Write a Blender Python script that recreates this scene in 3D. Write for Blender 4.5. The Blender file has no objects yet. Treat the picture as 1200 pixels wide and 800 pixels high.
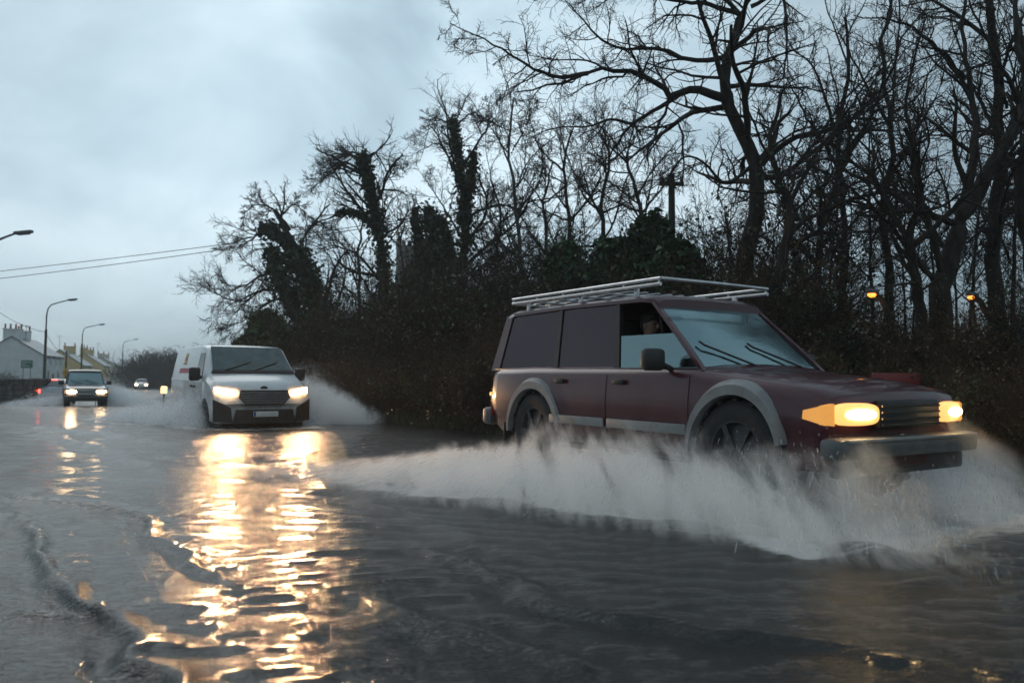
import bpy, bmesh, math, random
import numpy as np
from mathutils import Matrix, Vector
random.seed(7); rng = np.random.default_rng(11)
scene = bpy.context.scene
COL = scene.collection
R = math.radians

# ------------------------------------------------------------------ camera
FPX, CAMH, PITCH, ROLL = 900.0, 1.15, R(2.62), R(0.5)
camd = bpy.data.cameras.new('camera'); cam = bpy.data.objects.new('camera', camd); COL.objects.link(cam)
camd.sensor_width = 36; camd.lens = 36 * FPX / 1200; camd.clip_start = .05; camd.clip_end = 3000
RM = Matrix.Rotation(math.pi/2 + PITCH, 4, 'X') @ Matrix.Rotation(ROLL, 4, 'Z')
cam.matrix_world = Matrix.Translation((0, 0, CAMH)) @ RM
scene.camera = cam
camd.dof.use_dof = True; camd.dof.focus_distance = 9; camd.dof.aperture_fstop = 1.8
RM3 = RM.to_3x3()
def at(px, py, Y):
    """world point at depth Y seen at this spot of the photograph (used once, to survey the place)"""
    d = RM3 @ Vector(((px-600)/FPX, (400-py)/FPX, -1))
    return Vector((0, 0, CAMH)) + d * (Y / d.y)

# ------------------------------------------------------------------ terrain functions
def smooth(a, b, x):
    t = np.clip((np.asarray(x, float)-a)/(b-a), 0, 1); return t*t*(3-2*t)
def verge(x, y):
    """signed distance to the right of the road's right edge"""
    return np.minimum(.8*x+.6*y-8.74, .913*x+.407*y-1.62)
def fnoise(x, y, seed, lam, n=24):
    r = np.random.default_rng(seed); out = 0*x
    for i in range(n):
        a = r.uniform(0, 2*np.pi); l = lam*r.uniform(.5, 1.8); p = r.uniform(0, 6.28)
        out = out + np.sin((x*np.cos(a)+y*np.sin(a))*2*np.pi/l+p)
    return out/np.sqrt(n)
def dip(y):
    """the road and the flood on it run gently downhill away from the camera"""
    return -1.05*smooth(14, 66, y)
def ground_z(x, y):
    x = np.asarray(x, float); y = np.asarray(y, float)
    s = verge(x, y)
    z = -.16 + .30*smooth(.1, 1.0, s) + 1.5*smooth(.9, 6, s) + .9*smooth(6, 25, s)
    z = z + .19*smooth(52, 75, y)*(1-smooth(.2, 1.2, s))
    z = z + .5*smooth(9.8, 13, -s)*smooth(28, 45, y)
    z = z + (.07*fnoise(x, y, 3, 2.2)+.12*fnoise(x, y, 4, 7))*smooth(.4, 2.5, s)
    return z + dip(y)

# ------------------------------------------------------------------ mesh builder
class MB:
    def __init__(self): self.v = []; self.f = []
    def add(self, vs, fs):
        b = len(self.v); self.v += [tuple(p) for p in vs]; self.f += [tuple(i+b for i in f) for f in fs]
    def box(self, c, s, rz=0, ry=0, rx=0):
        m = Matrix.Rotation(rz, 3, 'Z') @ Matrix.Rotation(ry, 3, 'Y') @ Matrix.Rotation(rx, 3, 'X')
        vs = [Vector(c) + m @ Vector((sx*s[0]/2, sy*s[1]/2, sz*s[2]/2)) for sx in (-1, 1) for sy in (-1, 1) for sz in (-1, 1)]
        self.add(vs, [(0,1,3,2),(4,6,7,5),(0,4,5,1),(2,3,7,6),(0,2,6,4),(1,5,7,3)])
    def rbox(self, c, s, r, rz=0, ry=0, rx=0):
        """box with bevelled edges"""
        bm = bmesh.new(); bmesh.ops.create_cube(bm, size=1)
        for v in bm.verts: v.co = Vector((v.co.x*s[0], v.co.y*s[1], v.co.z*s[2]))
        bmesh.ops.bevel(bm, geom=bm.edges[:], offset=r, segments=2, affect='EDGES', profile=.5)
        m = Matrix.Rotation(rz, 3, 'Z') @ Matrix.Rotation(ry, 3, 'Y') @ Matrix.Rotation(rx, 3, 'X')
        bm.verts.index_update()
        self.add([Vector(c) + m @ v.co for v in bm.verts], [[v.index for v in f.verts] for f in bm.faces]); bm.free()
    def tube(self, pts, r, n=8, caps=True):
        pts = [Vector(p) for p in pts]; rr = r if isinstance(r, (list, tuple)) else [r]*len(pts)
        rings = []; up = Vector((.123, .31, .94))
        for i, p in enumerate(pts):
            t = (pts[min(i+1, len(pts)-1)]-pts[max(i-1, 0)]).normalized()
            a = t.cross(up)
            if a.length < .05: a = t.cross(Vector((1, 0, 0)))
            a.normalize(); b = t.cross(a)
            rings.append([p + (a*math.cos(2*math.pi*k/n)+b*math.sin(2*math.pi*k/n))*rr[i] for k in range(n)])
        self.loft(rings, caps)
    def loft(self, rings, caps=True):
        n = len(rings[0]); vs = [p for rg in rings for p in rg]; fs = []
        for i in range(len(rings)-1):
            for k in range(n):
                fs.append((i*n+k, i*n+(k+1) % n, (i+1)*n+(k+1) % n, (i+1)*n+k))
        if caps: fs.append(tuple(range(n-1, -1, -1))); fs.append(tuple((len(rings)-1)*n+k for k in range(n)))
        self.add(vs, fs)
    def lathe(self, prof, axis='Y', c=(0, 0, 0), n=24):
        """prof: (axial, radius) points, closed ring profile"""
        m = len(prof); vs = []; fs = []
        for k in range(n):
            a = 2*math.pi*k/n
            for (h, r) in prof:
                p = (r*math.cos(a), h, r*math.sin(a)) if axis == 'Y' else ((h, r*math.cos(a), r*math.sin(a)) if axis == 'X' else (r*math.cos(a), r*math.sin(a), h))
                vs.append((p[0]+c[0], p[1]+c[1], p[2]+c[2]))
        for k in range(n):
            for i in range(m):
                fs.append((k*m+i, k*m+(i+1) % m, ((k+1) % n)*m+(i+1) % m, ((k+1) % n)*m+i))
        self.add(vs, fs)
    def panel(self, c4, th, nu=6, nv=4, bulge=0):
        """bilinear patch a,b,c,d (round the outline) given thickness along its normal"""
        a, b, c, d = [Vector(p) for p in c4]
        nrm = (b-a).cross(d-a).normalized(); top = []; bot = []
        for i in range(nu+1):
            for j in range(nv+1):
                u, v = i/nu, j/nv
                p = (a*(1-u)+b*u)*(1-v)+(d*(1-u)+c*u)*v
                p = p + nrm*bulge*(1-(2*u-1)**2)*(1-(2*v-1)**2)
                top.append(p+nrm*th/2); bot.append(p-nrm*th/2)
        N = len(top); w = nv+1; fs = []
        for i in range(nu):
            for j in range(nv):
                q = (i*w+j, (i+1)*w+j, (i+1)*w+j+1, i*w+j+1)
                fs.append(q); fs.append(tuple(N+k for k in reversed(q)))
        rim = [i*w for i in range(nu+1)] + [nu*w+j for j in range(1, w)] + [i*w+nv for i in range(nu-1, -1, -1)] + [j for j in range(nv-1, 0, -1)]
        for k in range(len(rim)):
            p, q = rim[k], rim[(k+1) % len(rim)]
            fs.append((p, N+p, N+q, q))
        self.add(top+bot, fs)
    def skin(self, fn, nu, nv, off):
        """thin curved sheet: fn(u, v) outer face, pushed in by vector off for the inner face"""
        top = [Vector(fn(i/nu, j/nv)) for i in range(nu+1) for j in range(nv+1)]; bot = [p+Vector(off) for p in top]
        Nn = len(top); w = nv+1; fs = []
        for i in range(nu):
            for j in range(nv):
                q = (i*w+j, (i+1)*w+j, (i+1)*w+j+1, i*w+j+1); fs.append(q); fs.append(tuple(Nn+k for k in reversed(q)))
        rim = [i*w for i in range(nu+1)] + [nu*w+j for j in range(1, w)] + [i*w+nv for i in range(nu-1, -1, -1)] + [j for j in range(nv-1, 0, -1)]
        for k in range(len(rim)):
            p, q = rim[k], rim[(k+1) % len(rim)]; fs.append((p, Nn+p, Nn+q, q))
        self.add(top+bot, fs)
    def lens(self, y0, y1, z0, z1, x0, d, n=32, e=3.2, tip=.04):
        """rounded lamp glass bulging forward from the plane x0"""
        yc, zc, a, b = (y0+y1)/2, (z0+z1)/2, (y1-y0)/2, (z1-z0)/2; rings = []
        for s, h in ((1, 0), (1, .45), (.95, .75), (.78, .95), (.4, 1.05), (tip, 1.08)):
            rg = []
            for k in range(n):
                t = 2*math.pi*k/n; c, q = math.cos(t), math.sin(t)
                rg.append((x0+d*h, yc+a*s*math.copysign(abs(c)**(2/e), c), zc+b*s*math.copysign(abs(q)**(2/e), q)))
            rings.append(rg)
        self.loft(rings)
    def poly_prism(self, poly, o, ex, ey, ez):
        """outline poly [(a,b)] in plane ex,ey at o, extruded by vector ez"""
        o, ex, ey, ez = Vector(o), Vector(ex), Vector(ey), Vector(ez)
        n = len(poly); f0 = [o+ex*a+ey*b for a, b in poly]; f1 = [p+ez for p in f0]
        self.add(f0+f1, [tuple(range(n-1, -1, -1)), tuple(range(n, 2*n))]+[(k, (k+1) % n, n+(k+1) % n, n+k) for k in range(n)])
    def build(self, name, mat, parent=None, smooth_=35, warp=None):
        me = bpy.data.meshes.new(name)
        vs = self.v if warp is None else [warp(p) for p in self.v]
        me.from_pydata(vs, [], self.f)
        bm = bmesh.new(); bm.from_mesh(me); bmesh.ops.recalc_face_normals(bm, faces=bm.faces[:]); bm.to_mesh(me); bm.free()
        return link_mesh(name, me, mat, parent, smooth_)
def link_mesh(name, me, mat, parent=None, smooth_=35):
    o = bpy.data.objects.new(name, me); COL.objects.link(o)
    if mat: me.materials.append(mat)
    if smooth_:
        me.polygons.foreach_set('use_smooth', [True]*len(me.polygons))
        me.set_sharp_from_angle(angle=R(smooth_))
    if parent: o.parent = parent
    return o
def np_mesh(name, V, F, mat, parent=None, smooth_=False):
    """V (n,3) array, F (m,k) array of k-gons"""
    me = bpy.data.meshes.new(name); k = F.shape[1]
    me.vertices.add(len(V)); me.vertices.foreach_set('co', np.ascontiguousarray(V, np.float32).ravel())
    me.loops.add(F.size); me.loops.foreach_set('vertex_index', np.ascontiguousarray(F, np.int32).ravel())
    me.polygons.add(len(F)); me.polygons.foreach_set('loop_start', np.arange(0, F.size, k, dtype=np.int32))
    if smooth_: me.polygons.foreach_set('use_smooth', np.ones(len(F), bool))
    me.update(calc_edges=True); me.validate()
    o = bpy.data.objects.new(name, me); COL.objects.link(o)
    if mat: me.materials.append(mat)
    if parent: o.parent = parent
    return o
def tag(o, label=None, cat=None, group=None, kind=None):
    if label: o['label'] = label
    if cat: o['category'] = cat
    if group: o['group'] = group
    if kind: o['kind'] = kind
    return o
def thing(name, label, cat, loc=(0, 0, 0), rz=0, group=None):
    o = bpy.data.objects.new(name, None); COL.objects.link(o); o.empty_display_size = .2
    o.location = loc; o.rotation_euler = (0, 0, rz)
    return tag(o, label, cat, group)
def copy_tree(o, parent=None):
    c = o.copy(); COL.objects.link(c); c.parent = parent
    for ch in [x for x in bpy.data.objects if x.parent == o]: copy_tree(ch, c)
    return c
def cut(o, mb):
    """boolean-subtract the shapes in mb from mesh object o"""
    c = mb.build('cutter', None, o.parent); bpy.context.view_layer.update()
    md = o.modifiers.new('b', 'BOOLEAN'); md.operation = 'DIFFERENCE'; md.solver = 'EXACT'; md.object = c
    bpy.context.view_layer.update(); dg = bpy.context.evaluated_depsgraph_get(); me = bpy.data.meshes.new_from_object(o.evaluated_get(dg))
    o.modifiers.clear(); old = o.data; o.data = me
    for p in me.polygons: p.use_smooth = True
    me.set_sharp_from_angle(angle=R(35))
    bpy.data.objects.remove(c); bpy.data.meshes.remove(old)

# ------------------------------------------------------------------ materials
def new_mat(name):
    m = bpy.data.materials.new(name); m.use_nodes = True
    nt = m.node_tree; return m, nt, nt.nodes['Principled BSDF']
def N(nt, t, **kw):
    n = nt.nodes.new(t)
    for k, v in kw.items():
        if k in n.inputs.keys(): n.inputs[k].default_value = v
        else: setattr(n, k, v)
    return n
def noisy(name, c1, c2, scale=5, rough=.6, metal=0, spec=.5, coat=0, bump=0, detail=5, r2=None, stretch=(1, 1, 1), coord='Object'):
    """two colours mixed by noise, optional bump"""
    m, nt, p = new_mat(name)
    tc = N(nt, 'ShaderNodeTexCoord'); mp = N(nt, 'ShaderNodeMapping'); mp.inputs['Scale'].default_value = stretch
    nt.links.new(tc.outputs[coord], mp.inputs['Vector'])
    nz = N(nt, 'ShaderNodeTexNoise', Scale=scale, Detail=detail, Roughness=.6); nt.links.new(mp.outputs[0], nz.inputs['Vector'])
    rp = N(nt, 'ShaderNodeValToRGB'); rp.color_ramp.elements[0].position = .35; rp.color_ramp.elements[1].position = .65
    rp.color_ramp.elements[0].color = (*c1, 1); rp.color_ramp.elements[1].color = (*c2, 1)
    nt.links.new(nz.outputs[0], rp.inputs[0]); nt.links.new(rp.outputs[0], p.inputs['Base Color'])
    p.inputs['Roughness'].default_value = rough; p.inputs['Metallic'].default_value = metal
    p.inputs['Specular IOR Level'].default_value = spec; p.inputs['Coat Weight'].default_value = coat; p.inputs['Coat Roughness'].default_value = .06
    if r2 is not None:
        mr = N(nt, 'ShaderNodeMapRange'); mr.inputs['From Min'].default_value = .3; mr.inputs['From Max'].default_value = .7
        mr.inputs['To Min'].default_value = rough; mr.inputs['To Max'].default_value = r2
        nt.links.new(nz.outputs[0], mr.inputs[0]); nt.links.new(mr.outputs[0], p.inputs['Roughness'])
    if bump:
        b = N(nt, 'ShaderNodeBump', Strength=bump, Distance=.02); nt.links.new(nz.outputs[0], b.inputs['Height']); nt.links.new(b.outputs[0], p.inputs['Normal'])
    return m
def emit(name, col, strength, base=(.8, .8, .8)):
    m, nt, p = new_mat(name)
    p.inputs['Base Color'].default_value = (*base, 1); p.inputs['Roughness'].default_value = .15
    p.inputs['Emission Color'].default_value = (*col, 1); p.inputs['Emission Strength'].default_value = strength
    return m
def glass(name, tint, refl, rough=.03, gcol=(.66, .91, .95)):
    """thin pane: tinted see-through plus mirror reflection"""
    m, nt, p = new_mat(name); out = nt.nodes['Material Output']; nt.nodes.remove(p)
    tr = N(nt, 'ShaderNodeBsdfTransparent'); tr.inputs[0].default_value = (*tint, 1)
    gl = N(nt, 'ShaderNodeBsdfGlossy'); gl.inputs['Roughness'].default_value = rough; gl.inputs['Color'].default_value = (*gcol, 1)
    lw = N(nt, 'ShaderNodeLayerWeight', Blend=.35)
    mr = N(nt, 'ShaderNodeMapRange'); mr.inputs['To Min'].default_value = refl; mr.inputs['To Max'].default_value = 1
    nz = N(nt, 'ShaderNodeTexNoise', Scale=14.0, Detail=4.0); b = N(nt, 'ShaderNodeBump', Strength=.16, Distance=.012)
    nt.links.new(nz.outputs[0], b.inputs['Height']); nt.links.new(b.outputs[0], gl.inputs['Normal'])
    mx = N(nt, 'ShaderNodeMixShader')
    nt.links.new(lw.outputs['Fresnel'], mr.inputs[0]); nt.links.new(mr.outputs[0], mx.inputs[0])
    nt.links.new(tr.outputs[0], mx.inputs[1]); nt.links.new(gl.outputs[0], mx.inputs[2]); nt.links.new(mx.outputs[0], out.inputs[0])
    return m
M = {}
M['bark'] = noisy('bark', (.014, .011, .009), (.046, .038, .031), 9, .85, bump=.6, stretch=(1, 1, .25), spec=.25)
M['bark_pale'] = noisy('bark_pale', (.04, .042, .036), (.10, .10, .085), 7, .85, bump=.5, stretch=(1, 1, .3), spec=.2)
M['twig'] = noisy('twig', (.020, .015, .012), (.054, .039, .030), 2, .8, spec=.2)
M['twig_brown'] = noisy('twig_brown', (.042, .027, .017), (.13, .082, .048), 1.5, .8, spec=.2)
def leafmat(name, c1, c2):
    m = noisy(name, c1, c2, 1.7, .5, spec=.35); p = m.node_tree.nodes['Principled BSDF']
    return m
M['ivy'] = leafmat('ivy', (.014, .030, .010), (.048, .085, .030))
M['yew'] = leafmat('yew', (.012, .034, .013), (.040, .090, .032))
M['laurel'] = leafmat('laurel', (.022, .042, .009), (.075, .10, .026))
M['bramble'] = leafmat('bramble', (.038, .027, .012), (.12, .078, .032))
M['earth'] = noisy('earth', (.014, .011, .007), (.042, .033, .019), 1.3, .9, bump=.8, spec=.2)
M['grass'] = leafmat('grass', (.035, .04, .014), (.10, .095, .04))
M['asphalt'] = noisy('asphalt', (.03, .03, .03), (.06, .058, .055), 60, .45, bump=.3)
M['maroon'] = noisy('maroon', (.050, .003, .009), (.064, .006, .014), 3, .28, coat=.65, spec=.35, r2=.40)
M['grey_clad'] = noisy('grey_clad', (.19, .195, .195), (.27, .27, .265), 6, .45)
M['white'] = noisy('white_paint', (.60, .62, .62), (.74, .76, .76), 1.6, .3, coat=.5, r2=.45)
M['dark_paint'] = noisy('dark_paint', (.018, .022, .028), (.03, .034, .04), 3, .3, coat=.7)
M['silver'] = noisy('silver_paint', (.32, .34, .36), (.42, .44, .46), 3, .32, metal=.5, coat=.4)
M['black_plastic'] = noisy('black_plastic', (.010, .010, .010), (.022, .021, .02), 8, .5)
def muddy(m, z0, z1, amount):
    """road dirt thrown up along the lower body, in patches"""
    nt = m.node_tree; p = nt.nodes['Principled BSDF']; src = p.inputs['Base Color'].links[0].from_socket
    tc = N(nt, 'ShaderNodeTexCoord'); sp = N(nt, 'ShaderNodeSeparateXYZ'); nt.links.new(tc.outputs['Object'], sp.inputs[0])
    nz = N(nt, 'ShaderNodeTexNoise', Scale=3.5, Detail=9.0, Roughness=.7); nt.links.new(tc.outputs['Object'], nz.inputs['Vector'])
    a = N(nt, 'ShaderNodeMapRange'); a.inputs['From Min'].default_value = z1; a.inputs['From Max'].default_value = z0; nt.links.new(sp.outputs[2], a.inputs[0])
    b = N(nt, 'ShaderNodeMapRange'); b.inputs['From Min'].default_value = .42; b.inputs['From Max'].default_value = .62; b.inputs['To Max'].default_value = amount; nt.links.new(nz.outputs[0], b.inputs[0])
    mu = N(nt, 'ShaderNodeMath', operation='MULTIPLY'); nt.links.new(a.outputs[0], mu.inputs[0]); nt.links.new(b.outputs[0], mu.inputs[1])
    mx = N(nt, 'ShaderNodeMix', data_type='RGBA'); nt.links.new(mu.outputs[0], mx.inputs[0]); nt.links.new(src, mx.inputs[6]); mx.inputs[7].default_value = (.12, .10, .08, 1); nt.links.new(mx.outputs[2], p.inputs['Base Color'])
muddy(M['white'], .30, 1.25, .75); muddy(M['maroon'], .35, .95, .35); muddy(M['grey_clad'], .3, 1.1, .6)
M['rubber'] = noisy('rubber', (.008, .008, .008), (.018, .017, .016), 20, .7)
M['rim'] = noisy('rim', (.035, .036, .038), (.07, .07, .072), 7, .5, metal=.5)
M['alu'] = noisy('alu', (.42, .43, .44), (.6, .6, .6), 9, .3, metal=.85)
M['chrome'] = noisy('chrome', (.55, .56, .57), (.7, .7, .7), 9, .15, metal=1)
M['bumper'] = noisy('bumper', (.07, .075, .078), (.12, .125, .125), 6, .42)
M['interior'] = noisy('interior', (.012, .012, .013), (.03, .03, .032), 9, .8)
M['glass_screen'] = glass('glass_screen', (.30, .42, .43), .40, .13)
M['glass_side'] = glass('glass_side', (.26, .20, .22), .05, .10, (.70, .58, .64))
M['glass_dark'] = noisy('glass_dark', (.010, .014, .015), (.02, .026, .028), 2, .05, coat=1, spec=1.0)
M['glass_cab'] = glass('glass_cab', (.35, .42, .42), .28)
WARM = (1, .49, .18)
M['headlamp'] = emit('headlamp', WARM, 17)
M['headlamp_near'] = emit('headlamp_near', (1, .47, .13), 1.3, (.8, .5, .2))
M['bulb_near'] = emit('bulb_near', (1, .70, .32), 44)
M['headlamp_hot'] = emit('headlamp_hot', (1, .70, .38), 60)
M['headlamp_amber'] = emit('headlamp_amber', (1, .40, .09), .55, (.8, .45, .1))  # amber glow beside the headlamps, put in as emission
M['tail_red'] = emit('tail_red', (1, .05, .03), 9, (.5, .02, .02))
M['tail_amber'] = emit('tail_amber', (1, .42, .12), 1.6, (.6, .25, .08))
M['red_lens'] = noisy('red_lens', (.25, .02, .02), (.32, .03, .03), 9, .2)
M['sodium'] = emit('sodium', (1, .27, .015), 2.6)
M['plate'] = noisy('plate', (.55, .55, .52), (.65, .65, .62), 9, .4)
M['blue_band'] = noisy('blue_band', (.02, .05, .25), (.03, .06, .3), 9, .4)
M['galv'] = noisy('galvanised', (.10, .11, .115), (.18, .19, .2), 12, .5, metal=.4)
M['pole_wood'] = noisy('pole_wood', (.028, .022, .018), (.065, .055, .045), 6, .85, stretch=(1, 1, .1), bump=.3)
M['render_white'] = noisy('render_white', (.58, .61, .61), (.72, .74, .73), 1.0, .8)
M['render_yellow'] = noisy('render_yellow', (.56, .40, .14), (.68, .50, .20), 1.0, .8)
M['render_cream'] = noisy('render_cream', (.50, .45, .34), (.62, .56, .44), 1.0, .8)
M['slate'] = noisy('slate', (.055, .062, .07), (.12, .13, .14), 2.2, .35, stretch=(1, 1, 6), bump=.3)
M['stone'] = noisy('stone', (.04, .04, .038), (.13, .125, .115), 3, .8, bump=.8)
M['chimney_pot'] = noisy('chimney_pot', (.20, .055, .03), (.3, .1, .06), 5, .7)
M['window_dark'] = noisy('window_dark', (.02, .024, .028), (.05, .055, .06), 2, .15)
M['sign_green'] = noisy('sign_green', (.0, .10, .055), (.01, .13, .07), 5, .4)
M['sign_amber'] = noisy('sign_amber', (.55, .26, .02), (.62, .3, .03), 5, .4)
M['sign_red'] = noisy('sign_red', (.16, .010, .009), (.22, .014, .012), 5, .4)
M['sign_white'] = noisy('sign_white', (.50, .50, .50), (.62, .62, .62), 5, .4)
M['logo_yellow'] = noisy('logo_yellow', (.65, .42, .03), (.7, .46, .05), 5, .4)
M['logo_red'] = noisy('logo_red', (.45, .03, .06), (.5, .05, .08), 5, .4)
M['skin'] = noisy('skin', (.35, .20, .14), (.42, .25, .18), 6, .55)
M['cloth_dark'] = noisy('cloth_dark', (.02, .02, .025), (.04, .04, .045), 18, .85)
M['hair'] = noisy('hair', (.015, .010, .008), (.04, .028, .02), 30, .7)
M['marker'] = emit('marker', (1, .60, .26), 2.2, (.9, .6, .3))  # reflector, not a lamp: the light it returns is put in as emission

# ------------------------------------------------------------------ world: dusk overcast sky
w = bpy.data.worlds.new('World'); scene.world = w; w.use_nodes = True
nt = w.node_tree; bg = nt.nodes['Background']
sky = N(nt, 'ShaderNodeTexSky', sky_type='NISHITA'); sky.sun_disc = False
SUN_EL, SUN_AZ = R(35), R(-35)
sky.sun_elevation = SUN_EL; sky.sun_rotation = SUN_AZ
tc = N(nt, 'ShaderNodeTexCoord')
mp = N(nt, 'ShaderNodeMapping'); mp.inputs['Scale'].default_value = (1.0, 1.0, 2.2); mp.inputs['Rotation'].default_value = (0, R(14), R(25))
nt.links.new(tc.outputs['Generated'], mp.inputs['Vector'])
nz = N(nt, 'ShaderNodeTexNoise', Scale=1.9, Detail=7.0, Roughness=.5, Distortion=.5); nt.links.new(mp.outputs[0], nz.inputs['Vector'])
rp = N(nt, 'ShaderNodeValToRGB'); cr = rp.color_ramp
cr.elements[0].position = .36; cr.elements[0].color = (.235, .33, .397, 1)
cr.elements[1].position = .66; cr.elements[1].color = (.57, .70, .77, 1)
e = cr.elements.new(.5); e.color = (.38, .505, .58, 1)
nt.links.new(nz.outputs[0], rp.inputs[0])
# the cloud deck is thinner low over the road behind the trees and thicker to the upper left
sx = N(nt, 'ShaderNodeVectorMath', operation='DOT_PRODUCT'); sx.inputs[1].default_value = (-.22, .93, .28)
nt.links.new(tc.outputs['Generated'], sx.inputs[0])
mr = N(nt, 'ShaderNodeMapRange'); mr.interpolation_type = 'SMOOTHSTEP'
mr.inputs['From Min'].default_value = .70; mr.inputs['From Max'].default_value = 1.0; mr.inputs['To Min'].default_value = 8.0; mr.inputs['To Max'].default_value = 13.6
nt.links.new(sx.outputs['Value'], mr.inputs[0])
vm = N(nt, 'ShaderNodeVectorMath', operation='SCALE'); nt.links.new(rp.outputs[0], vm.inputs[0]); nt.links.new(mr.outputs[0], vm.inputs['Scale'])
mx = N(nt, 'ShaderNodeMix', data_type='RGBA'); mx.inputs[0].default_value = .93
nt.links.new(sky.outputs[0], mx.inputs[6]); nt.links.new(vm.outputs[0], mx.inputs[7]); nt.links.new(mx.outputs[2], bg.inputs[0])
bg.inputs[1].default_value = .10
sl = bpy.data.lights.new('sun', 'SUN'); so = bpy.data.objects.new('sun', sl); COL.objects.link(so)
sl.energy = .5; sl.angle = R(40); sl.color = (1, .95, .9)
so.rotation_euler = (math.pi/2 - SUN_EL, 0, math.pi - SUN_AZ)   # soft light through cloud
vs = scene.view_settings; vs.view_transform = 'Standard'; vs.look = 'None'; vs.gamma = 1; vs.exposure = .12; vs.use_curve_mapping = False

# ------------------------------------------------------------------ ground, road
def sheet(name, xs, ys, zf, mat, mask=None):
    X, Y = np.meshgrid(xs, ys); Z = zf(X, Y)
    V = np.stack([X, Y, Z], -1).reshape(-1, 3); nx, ny = len(xs), len(ys)
    I, J = np.meshgrid(np.arange(nx-1), np.arange(ny-1)); a = (J*nx+I).ravel()
    F = np.stack([a, a+1, a+nx+1, a+nx], -1)
    return np_mesh(name, V, F, mat, smooth_=True)
xs = np.concatenate([np.linspace(-1500, -130, 30), np.linspace(-125, -32, 60), np.linspace(-31, 40, 220), np.linspace(42, 150, 40), np.linspace(170, 1500, 25)])
ys = np.concatenate([np.linspace(-300, -12, 16), np.linspace(-10, 45, 180), np.linspace(46, 180, 70), np.linspace(190, 1800, 40)])
tag(sheet('ground', xs, ys, ground_z, M['earth']), kind='structure')
def along_verge(y, off):
    """point at signed distance off from the verge line, parametrised by its depth"""
    if y < 30: bx, n = (8.74-.6*y)/.8, (.8, .6)
    else: bx, n = (1.62-.407*y)/.913, (.913, .407)
    return (bx+n[0]*off, y+n[1]*off)
rv = []; yy = np.concatenate([np.linspace(-12, 29, 40), np.linspace(31, 320, 60)])
for y in yy:
    for off in (-9.3, -6, -3, -.25): 
        p = along_verge(y, off); rv.append((p[0], p[1], float(ground_z(*p)*0+ground_z(*along_verge(max(y, 0), -4)))+.008))
rv = np.array(rv); nr = len(yy)
rf = np.array([(i*4+k, i*4+k+1, (i+1)*4+k+1, (i+1)*4+k) for i in range(nr-1) for k in range(3)])
tag(np_mesh('road', rv, rf, M['asphalt'], smooth_=True), kind='structure')

# ------------------------------------------------------------------ vehicles' places
A_SUV, A_VAN = R(32.7), R(33)
L_SUV, W_SUV, B_SUV = 4.96, 1.98, .07
def place(corner, a, L, W):
    """centre of a vehicle whose near front corner and heading are known"""
    return (corner[0]-math.sin(a)*L/2+math.cos(a)*W/2, corner[1]+math.cos(a)*L/2+math.sin(a)*W/2)
P_SUV = place((2.30, 5.47), A_SUV, L_SUV, W_SUV)
L_VAN, W_VAN, B_VAN = 5.35, 2.12, -.15
P_VAN = place((-6.15, 15.9), A_VAN, L_VAN, W_VAN)
L_PU, W_PU, B_PU = 4.5, 1.74, -.46
A_PU = R(31); P_PU = place((-20.1, 34.6), A_PU, L_PU, W_PU)
def local(P, a, x, y, z=0):
    """vehicle-local (forward, left, up) to world"""
    return Vector((P[0]+math.sin(a)*x+math.cos(a)*y, P[1]-math.cos(a)*x+math.sin(a)*y, z))

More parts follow.
